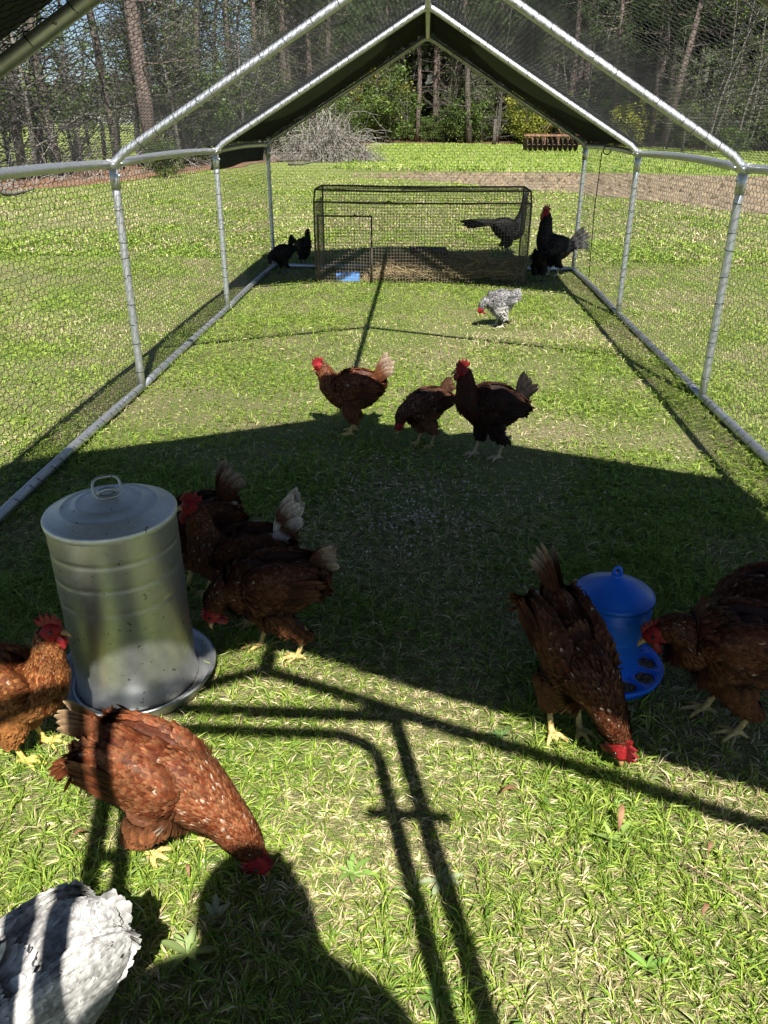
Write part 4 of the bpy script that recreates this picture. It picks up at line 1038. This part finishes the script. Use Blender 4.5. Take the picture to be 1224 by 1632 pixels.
# deep interior of the far wood, one dark mass of boughs behind the individual trees
n = 60000; xx = q.uniform(-16, 75, n); yy = np.interp(xx, [-14, 8, 15, 19, 28, 75], [84, 82, 76, 72, 70, 72])+q.uniform(0, 14, n)
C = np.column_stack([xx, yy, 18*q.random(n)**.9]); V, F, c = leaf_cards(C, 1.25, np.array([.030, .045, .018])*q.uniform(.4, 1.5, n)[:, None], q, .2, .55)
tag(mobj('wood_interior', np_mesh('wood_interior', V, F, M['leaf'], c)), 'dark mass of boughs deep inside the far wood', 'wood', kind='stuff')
# undergrowth twigs along the left belt
mb = MB(); r = random.Random(9)
for i in range(420):
    y = r.uniform(15.5, 45); x = lx(y)-.1-abs(r.gauss(0, .9)); a = r.uniform(0, 6.28)
    mb.tube(branch_path(r, (x, y, .02), (math.cos(a)*.8, math.sin(a)*.8, r.uniform(.1, 1)), r.uniform(.4, 1.6), 4, .3), np.linspace(.010, .004, 5), 3, False)
tag(mb.obj('dead_twigs', M['brush']), 'dead twigs and stems littering the foot of the left trees', 'twigs', kind='stuff')
# grey brush heap
mb = MB(); r = random.Random(4); bx, by = AT(520, 33), 33.0
for i in range(520):
    a = r.uniform(0, 6.28); k = r.random()**.5; x = bx+1.75*k*math.cos(a); y = by+1.1*k*math.sin(a); top = 2.25*(1-k*k)*r.uniform(.35, 1.05)
    P = branch_path(r, (x, y, .0), (r.gauss(0, .35), r.gauss(0, .35), 1), max(.3, top), 4, .3); e = P[-1]
    P += branch_path(r, e, (math.cos(a)*1.0+r.gauss(0, .5), math.sin(a)+r.gauss(0, .5), -.15), r.uniform(.5, 1.3), 4, .4, -.16)[1:]
    for p in P: p[2] = max(p[2], .01)
    mb.tube(P, np.linspace(.015, .006, len(P)), 3, False)
tag(mb.obj('brush_pile', M['brush']), 'grey heap of dead tangled vines and branches at the wood corner', 'brush pile')
# fallen pale branches on the lawn edge
for j, (u, v, L, a) in enumerate(((5, 312, 1.0, -.4), (440, 258, 1.6, -.25), (460, 264, 1.2, -.3))):
    p = G(u, v); P = branch_path(random.Random(j), (0, 0, .05), (math.cos(a), math.sin(a), .03), L, 5, .12)
    for k in P: k[2] = .05+abs(k[2]-.05)
    o = MB().tube(P, np.linspace(.05, .02, 6), 7).obj('fallen_branch', M['greybark'], None, True); o.location = (p[0], p[1], 0)
    tag(o, ['pale fallen branch on the lawn at the left edge', 'long fallen branch lying left of the brush pile', 'shorter fallen branch nearest the lawn by the brush pile'][j], 'branch', 'fallen branches')

# ------------------------------------------------------------------ harrow in the field
hp = G(878, 242); hr = empty('disc_harrow', (hp[0], hp[1], 0)); tag(hr, 'rusty disc harrow parked on the field before the wood', 'harrow')
MB().box((0, 0, .78), (2.75, .12, .10)).obj('front_beam', M['rust'], hr); MB().box((0, .7, .78), (2.75, .12, .10)).obj('rear_beam', M['rust'], hr)
for x in (-1.2, 0, 1.2): MB().box((x, .35, .80), (.08, .62, .08)).obj('cross_bar', M['rust'], hr)
for row, yy in ((0, 0), (1, .7)):
    MB().tube([(-1.35, yy, .34), (1.35, yy, .34)], .025, 8).obj('axle', M['rustdark'], hr)
    for k in range(11):
        x = -1.3+.26*k
        d = MB().lathe([(.0, 0), (.18, .012), (.30, .045), (.33, .07), (.325, .072), (.29, .05), (.17, .02), (0, .008)], 16).obj('disc', M['rustdark'], hr, True)
        d.location = (x, yy, .34); d.rotation_euler = (0, math.radians(90 if row else -90), math.radians(14))
    for x in (-1.0, -.35, .35, 1.0): MB().box((x, yy, .55), (.05, .05, .42)).obj('hanger', M['rust'], hr)
MB().tube([(-.45, .0, .84), (0, .05, 1.5), (.45, .0, .84)], .035, 8).tube([(0, .05, 1.5), (0, .7, .84)], .03, 8).obj('hitch', M['rust'], hr, True)

# ------------------------------------------------------------------ lawn
def blades(name, n, sampler, Lr, Wr, label, seed, flat=.55, green=.74, inv=False):
    q = np.random.default_rng(seed); x, y = sampler(q, n); n = len(x)
    d = np.hypot(x, y)
    dens = vnoise(x*2.6, y*2.6, 11)*.6+vnoise(x*9, y*9, 12)*.4
    keep = q.random(n) < (np.clip(1.25-1.3*dens, .2, 1) if inv else np.clip(.30+1.25*(dens-.22), .12, 1)*np.clip(.15+1.7*vnoise(x*1.4, y*1.4+5, 19), .3, 1))
    keep &= (np.hypot(x+.676, y-1.612) > .185) & (np.hypot(x-.5, y-1.70) > .122); x, y, d, dens = x[keep], y[keep], d[keep], dens[keep]; n = len(x)
    # tufts: pull the blades towards tuft centres
    tx, ty = np.floor(x/.045)*.045, np.floor(y/.045)*.045; jx = vnoise(tx*37.1, ty*41.7, 13)*.045; jy = vnoise(tx*29.3, ty*33.9, 14)*.045
    k = .55*(d < 5); x = x*(1-k)+(tx+jx)*k; y = y*(1-k)+(ty+jy)*k
    a = q.uniform(0, 2*np.pi, n)+vnoise(x*3, y*3, 15)*2; e = np.clip(q.normal(flat, .38, n), .06, 1.5)
    grow = 1+np.clip((d-2.5)*.06, 0, .8)
    big = vnoise(x*1.15+3, y*1.15, 16); dryp = vnoise(x*.95, y*.95+7, 17)*.65+vnoise(x*3.3, y*3.3, 18)*.35
    L = q.uniform(*Lr, n)*(.55+.9*dens)*(.55+1.0*big)*grow**.4; Wd = q.uniform(*Wr, n)*grow
    D = np.column_stack([np.cos(a), np.sin(a)]); base = np.column_stack([x, y, np.zeros(n)])
    S = np.column_stack([-D[:, 1], D[:, 0], np.zeros(n)])*Wd[:, None]/2
    m1 = base+np.column_stack([D*(L*np.cos(e)*.45)[:, None], L*np.sin(e)*.62]); e2 = e*.35-.10
    tip = m1+np.column_stack([D*(L*np.cos(e2)*.55)[:, None], L*np.sin(e2)*.5]); tip[:, 2] = np.maximum(tip[:, 2], .004)
    S2 = S.copy(); S2[:, 2] = Wd*q.uniform(-.6, .6, n)
    V = np.stack([base-S*.8, base+S*.8, m1-S2, m1+S2, tip], 1).reshape(-1, 3)
    b0 = np.arange(n)[:, None]*5; F = np.concatenate([b0+np.array([[0, 1, 3]]), b0+np.array([[0, 3, 2]]), b0+np.array([[2, 3, 4]])])
    isg = q.random(n) < green*(.45+1.05*dens)*(.35+1.25*dryp)+.08
    t = q.random(n)[:, None]
    g = np.array([.070, .160, .012])*(1-t)+np.array([.37, .48, .070])*t
    dry = np.array([.32, .25, .12])*(1-t)+np.array([.78, .68, .42])*t
    c = np.where(isg[:, None], g, dry)*q.uniform(.75, 1.15, n)[:, None]
    C = np.repeat(c, 5, 0).reshape(n, 5, 3); C[:, :2] *= .8; C[:, 4] *= 1.15
    return tag(mobj(name, np_mesh(name, V, F, M['grass'], C.reshape(-1, 3))), label, 'grass', kind='stuff')
def samp_near(q, n): return q.uniform(-1.7, 1.75, n), q.uniform(.35, 2.6, n)
def samp_mid(q, n):
    y = 2.6+(8.6-2.6)*q.random(n)**1.35; return q.uniform(-1, 1, n)*(1.9+.42*y)-.05*y, y
def samp_far(q, n):
    y = 8.6+(26-8.6)*q.random(n)**1.6; x = q.uniform(-1, 1, n)*(2+.50*y)-.05*y
    ok = (x > np.interp(y, [13, 16.4, 20.3, 25.6, 32], [-11, -8.4, -7.6, -6.5, -5.6])) & ~((y > np.interp(x, [-3, .4, 3, 4.2, 5.4, 30], [23.6, 20.6, 18, 15.5, 13.6, 12.6])+2.2*(vnoise(x*1.3, y*.9, 41)-.45)) & (x > -3))
    return x[ok], y[ok]
blades('lawn_grass', 280000, samp_near, (.016, .052), (.0012, .0027), 'short green and dry grass on the near lawn inside the run', 21, .5, .76)
blades('lawn_grass', 340000, samp_mid, (.016, .042), (.0018, .0036), 'sunny short grass across the middle of the run and beside it', 22, .6, .84)
blades('lawn_grass', 230000, samp_far, (.022, .050), (.0040, .0075), 'mown lawn grass stretching from the cage to the tilled soil', 23, .7, .72)
def samp_side(q, n): return np.where(q.random(n) < .5, -1, 1)*q.uniform(1.7, 3.3, n), q.uniform(.2, 2.7, n)
blades('lawn_grass', 60000, samp_side, (.022, .055), (.002, .0042), 'short grass just outside both near side walls of the run', 26, .55)
blades('dry_thatch', 200000, samp_near, (.012, .035), (.0012, .0028), 'pale dry thatch lying between the grass of the near lawn', 25, .12, .12, True)
# field grass further off, coarse tufts
def samp_field(q, n):
    y = 26+40*q.random(n)**1.3; x = q.uniform(-3, 40, n); ok = (y < np.interp(x, [-3, 8, 15, 19, 28, 60], [66, 64, 56, 46.5, 42.5, 48])) & (x < .55*y+4); return x[ok], y[ok]
blades('field_tufts', 60000, samp_field, (.05, .10), (.010, .020), 'bright green field grass before the far wood', 24, .9, .95)
# spilled feed on the ground in the middle of the run
q = np.random.default_rng(55); n = 420; ang = q.uniform(0, 6.28, n); rr_ = np.abs(q.normal(0, .32, n)); pc0 = G(660, 830)
x = pc0[0]+rr_*np.cos(ang)*1.2; y = pc0[1]+rr_*np.sin(ang); sz = q.uniform(.0025, .006, n); oct2 = np.array([(1, 0, 0), (0, 1, 0), (-1, 0, 0), (0, -1, 0), (0, 0, 1), (0, 0, -1)], float)
V = np.column_stack([x, y, q.uniform(.008, .02, n)])[:, None, :]+oct2[None]*sz[:, None, None]
F = (np.arange(n)[:, None, None]*6+np.array([(0, 1, 4), (1, 2, 4), (2, 3, 4), (3, 0, 4), (1, 0, 5), (2, 1, 5), (3, 2, 5), (0, 3, 5)])[None]).reshape(-1, 3)
tag(mobj('spilled_feed', np_mesh('spilled_feed', V.reshape(-1, 3), F, M['straw'], np.repeat(np.array([.66, .60, .48])*q.uniform(.6, 1.2, n)[:, None], 6, 0))), 'pale scattered feed grains on the shaded grass in the middle of the run', 'feed', kind='stuff')
# clods on the tilled strip
q = np.random.default_rng(31); n = 9000; y = 12.6+13*q.random(n)**1.2; x = q.uniform(-2, 22, n)
ok = (y > np.interp(x, [-3, .4, 3, 4.2, 5.4, 30], [24, 21, 18.4, 15.9, 14, 13])) & (y < np.interp(x, [-3, 0, 4, 9, 60], [23.6, 24.8, 25.3, 24, 24.8])); x, y = x[ok], y[ok]; n = len(x)
oct_ = np.array([(1, 0, 0), (0, 1, 0), (-1, 0, 0), (0, -1, 0), (0, 0, 1)], float); sz = q.uniform(.02, .075, n)
V = np.column_stack([x, y, np.full(n, .004)])[:, None, :]+oct_[None]*sz[:, None, None]*q.uniform(.6, 1.3, (n, 5, 1))
F = (np.arange(n)[:, None, None]*5+np.array([(0, 1, 4), (1, 2, 4), (2, 3, 4), (3, 0, 4)])[None]).reshape(-1, 3)
cl = np.repeat(np.array([.22, .172, .11])*q.uniform(.45, 1.35, n)[:, None], 5, 0)
tag(mobj('soil_clods', np_mesh('soil_clods', V.reshape(-1, 3), F, M['straw'], cl)), 'crumbly clods of earth on the tilled strip', 'soil', kind='stuff')
# weeds, dry leaves and a straw stalk in the foreground
def rosette(u, v, n, L, label, col, up=.35, seed=0):
    q = random.Random(seed); p = G(u, v); root = empty('weed_plant', (p[0], p[1], 0)); tag(root, label, 'weed', 'weeds in the lawn')
    for k in range(n):
        a = k*2.4+q.uniform(-.3, .3); LL = .72*L*q.uniform(.5, 1.15); e = up*q.uniform(.5, 1.5); w_ = LL*.22; V = []; Cc = []
        d = np.array([math.cos(a), math.sin(a), 0]); s = np.array([-d[1], d[0], 0]); f_ = q.uniform(.75, 1.2)
        for j in range(6):
            t = j/5; ctr = d*LL*t*math.cos(e)+np.array([0, 0, .006+LL*(math.sin(e)*t-.30*t*t)]); ctr[2] = max(ctr[2], .004)
            wv = w_*math.sin(math.pi*(.06+.90*t))**.8*.5
            for ee in (-1, 0, 1): V.append(ctr+s*ee*wv+np.array([0, 0, .25*wv*abs(ee)])); Cc.append(np.array(col)*f_*(1.25 if ee == 0 else 1))
        F = [(j*3+ee, j*3+ee+1, j*3+ee+4, j*3+ee+3) for j in range(5) for ee in (0, 1)]
        mobj('leaf', np_mesh('leaf', np.array(V), np.array(F), M['grass'], np.array(Cc), True), root)
rosette(300, 1525, 16, .085, 'pale broadleaf weed clump beside the shadow of the photographer', (.20, .27, .09), .6, 1)
rosette(345, 1470, 9, .07, 'narrow leaved silvery weed inside the shadow near the red hen', (.24, .27, .17), .9, 2)
rosette(702, 1408, 9, .07, 'grey green weed between the two door post shadows', (.25, .30, .17), .4, 3)
rosette(975, 1345, 9, .085, 'weed with long pale leaves beside an orange dry leaf', (.22, .32, .08), .7, 4)
rosette(1030, 1545, 10, .06, 'bright green broadleaf weed near the lower right corner', (.15, .26, .05), .5, 5)
rosette(690, 1600, 8, .06, 'small green weed at the bottom edge near the door shadow', (.14, .24, .05), .5, 6)
rosette(800, 1175, 8, .06, 'small weed at the shadow line left of the pecking hen', (.13, .22, .07), .5, 7)
rosette(560, 1395, 8, .07, 'low grassy weed left of the door post shadows', (.17, .28, .06), .7, 8)
for j, (u, v, a, L, lab) in enumerate(((985, 1325, 1.3, .045, 'curled orange dry leaf standing beside the long leaved weed'), (130, 1345, .6, .03, 'small brown dry leaf behind the white hen'), (302, 1402, 2.0, .028, 'small reddish dry leaf near the pecking hen'), (640, 1026, .2, .04, 'brown dry leaf lying in the big shadow'), (1128, 1365, 1.0, .03, 'brown dry leaf near the right edge'), (810, 1275, .3, .04, 'flat tan dry leaf right of the door shadows'), (1120, 1465, .9, .03, 'reddish dry leaf by the straw stalk'))):
    p = G(u, v); d = np.array([math.cos(a), math.sin(a), 0]); s = np.array([-d[1], d[0], 0]); V = []
    for k in range(6):
        t = k/5; wv = L*.22*math.sin(math.pi*(.05+.92*t))
        for ee in (-1, 0, 1): V.append(d*L*(t-.5)+s*ee*wv*.6+np.array([0, 0, .022+.012*math.sin(3*t)+.35*wv*abs(ee)+(.03*t if j == 0 else 0)]))
    o = MB().add(V, [(k*3+ee, k*3+ee+1, k*3+ee+4, k*3+ee+3) for k in range(5) for ee in (0, 1)]).obj('dry_leaf', M['deadleaf'], None, True)
    o.location = (p[0], p[1], 0); mdf = o.modifiers.new('thick', 'SOLIDIFY'); mdf.thickness = .0006; tag(o, lab, 'leaf', 'dry leaves on the lawn')
p0, p1 = G(1082, 1388), G(1222, 1475)
o = MB().tube([(0, 0, .02), tuple((p1-p0)*.5+np.array([0, 0, .032])), tuple((p1-p0)+np.array([0, 0, .03]))], [.0022, .0018, .0014], 6).obj('straw_stalk', M['feed'], None, True); o.location = (p0[0], p0[1], 0)
tag(o, 'dry yellow straw stalk lying on the grass at the lower right', 'stalk')

# ------------------------------------------------------------------ the photographer, whose shadow falls into the run
def person():
    root = empty('person', (.03, -.24, 0)); tag(root, 'person in dark top standing at the entrance and holding up a phone', 'person')
    ph = CAM-_F*.014-np.array([.03, -.24, 0]); RR = np.column_stack([_R, _U, -_F])
    V = []; E = []; Rd = []; Cl = []
    def v(p, r, c): V.append(tuple(map(float, p))); Rd.append(r if isinstance(r, tuple) else (r, r)); Cl.append(c); return len(V)-1
    def e(*ids):
        for a, b_ in zip(ids[:-1], ids[1:]): E.append((a, b_))
    SH, PT, SK, BT = (.05, .06, .10), (.04, .045, .06), (.50, .30, .21), (.03, .03, .03)
    pel = v((0, 0, .90), (.15, .105), PT); wai = v((0, .0, 1.04), (.135, .10), SH); che = v((0, -.01, 1.22), (.155, .11), SH); ncb = v((0, -.005, 1.36), (.075, .065), SH)
    nk = v((0, .0, 1.42), .048, SK); h0 = v((0, .02, 1.50), (.066, .078), SK); h1 = v((0, .015, 1.575), (.074, .088), SK); h2 = v((0, .005, 1.635), (.05, .06), SK)
    e(pel, wai, che, ncb, nk, h0, h1, h2)
    for s in (-1, 1):
        sh = v((s*.175, -.01, 1.335), .060, SH); el = v((s*.255, .02, 1.10), .044, SH); fa = v((s*.17, .11, 1.16), .036, SK)
        wp = ph+RR @ np.array([s*.062, -.075, .030]); wr = v(wp, .024, SK); e(ncb, sh, el, fa, wr)
        pc_ = ph+RR @ np.array([s*.054, -.035, .026]); pm = v(pc_, (.030, .016), SK); e(wr, pm)
        for k in range(4):      # four fingers wrap the edge of the phone
            yb = -.048+.024*k
            a0 = v(ph+RR @ np.array([s*.056, yb, .022]), .0092, SK); a1 = v(ph+RR @ np.array([s*.050, yb+.002, .003]), .0085, SK) if False else v(ph+RR @ np.array([s*.052, yb+.002, .004+.002*(k == 3)]), .0085, SK)
            a2 = v(ph+RR @ np.array([s*(.044+.003*k), yb+.004, -.0045]), .0072, SK); e(pm, a0, a1, a2)
        t0 = v(ph+RR @ np.array([s*.046, -.055, .032]), .0105, SK); t1 = v(ph+RR @ np.array([s*.032, -.045, .026]), .0095, SK); t2 = v(ph+RR @ np.array([s*.018, -.035, .021]), .008, SK); e(pm, t0, t1, t2)
        hp_ = v((s*.09, 0, .84), .088, PT); kn = v((s*.10, .02, .48), .060, PT); an = v((s*.11, -.01, .10), .042, PT); hl = v((s*.11, -.03, .045), .042, BT); to = v((s*.12, .13, .036), (.042, .032), BT); e(pel, hp_, kn, an); e(an, hl); e(an, to)
    me = bpy.data.meshes.new('tmp'); me.from_pydata(V, E, []); me.update(); ob = bpy.data.objects.new('tmp', me); COL.objects.link(ob)
    m = ob.modifiers.new('s', 'SKIN'); m.use_smooth_shade = True
    for i, sv in enumerate(me.skin_vertices[0].data): sv.radius = Rd[i]; sv.use_root = (i == 0)
    ob.modifiers.new('d', 'SUBSURF').levels = 2
    dg = bpy.context.evaluated_depsgraph_get(); out = bpy.data.meshes.new_from_object(ob.evaluated_get(dg)); bpy.data.objects.remove(ob)
    kd = KDTree(len(V))
    seg = []
    for a, b_ in E:
        for t in (0, .34, .66): seg.append((np.array(V[a])*(1-t)+np.array(V[b_])*t, Cl[a] if t < .5 else Cl[b_]))
    kd = KDTree(len(seg))
    for i, (p, _) in enumerate(seg): kd.insert(p, i)
    kd.balance(); n = len(out.vertices); co = np.zeros(n*3, np.float32); out.vertices.foreach_get('co', co); co = co.reshape(-1, 3); cc = np.ones((n, 4), np.float32)
    for i in range(n): cc[i, :3] = seg[kd.find(co[i])[1]][1]
    at = out.color_attributes.new('Col', 'FLOAT_COLOR', 'POINT'); at.data.foreach_set('color', cc.ravel()); out.materials.clear(); out.materials.append(M['cloth']); out.name = 'body'
    mobj('body', out, root)
    hb = MB().ball((0, -.022, 1.575), (.098, .100, .105), None, 18, 12).ball((0, -.055, 1.47), (.095, .06, .13), None, 16, 10); hb.obj('hair', M['hair'], root, True)
    for s in (-1, 1): MB().ball((s*.031, .098, 1.565), .011, None, 10, 7).obj('eye', M['phone'], root, True)
    MB().tube([(0, .088, 1.57), (0, .112, 1.535), (0, .098, 1.528)], [.008, .014, .011], 8).obj('nose', M['cloth'], root, True)
    MB().tube([(-.022, .092, 1.497), (0, .1, 1.495), (.022, .092, 1.497)], [.004, .007, .004], 6).obj('mouth', M['comb'], root, True)
    f = empty('phone', tuple(CAM-_F*.014)); b_ = MB().box((0, 0, 0), (.072, .148, .008), RR); tag(f, 'dark phone held up in both hands at the entrance', 'phone')
    b_.obj('case', M['phone'], f); sc_ = MB().box(tuple(RR @ np.array([0, 0, .0045])), (.066, .14, .001), RR); sc_.obj('screen', M['phone'], f)
person()
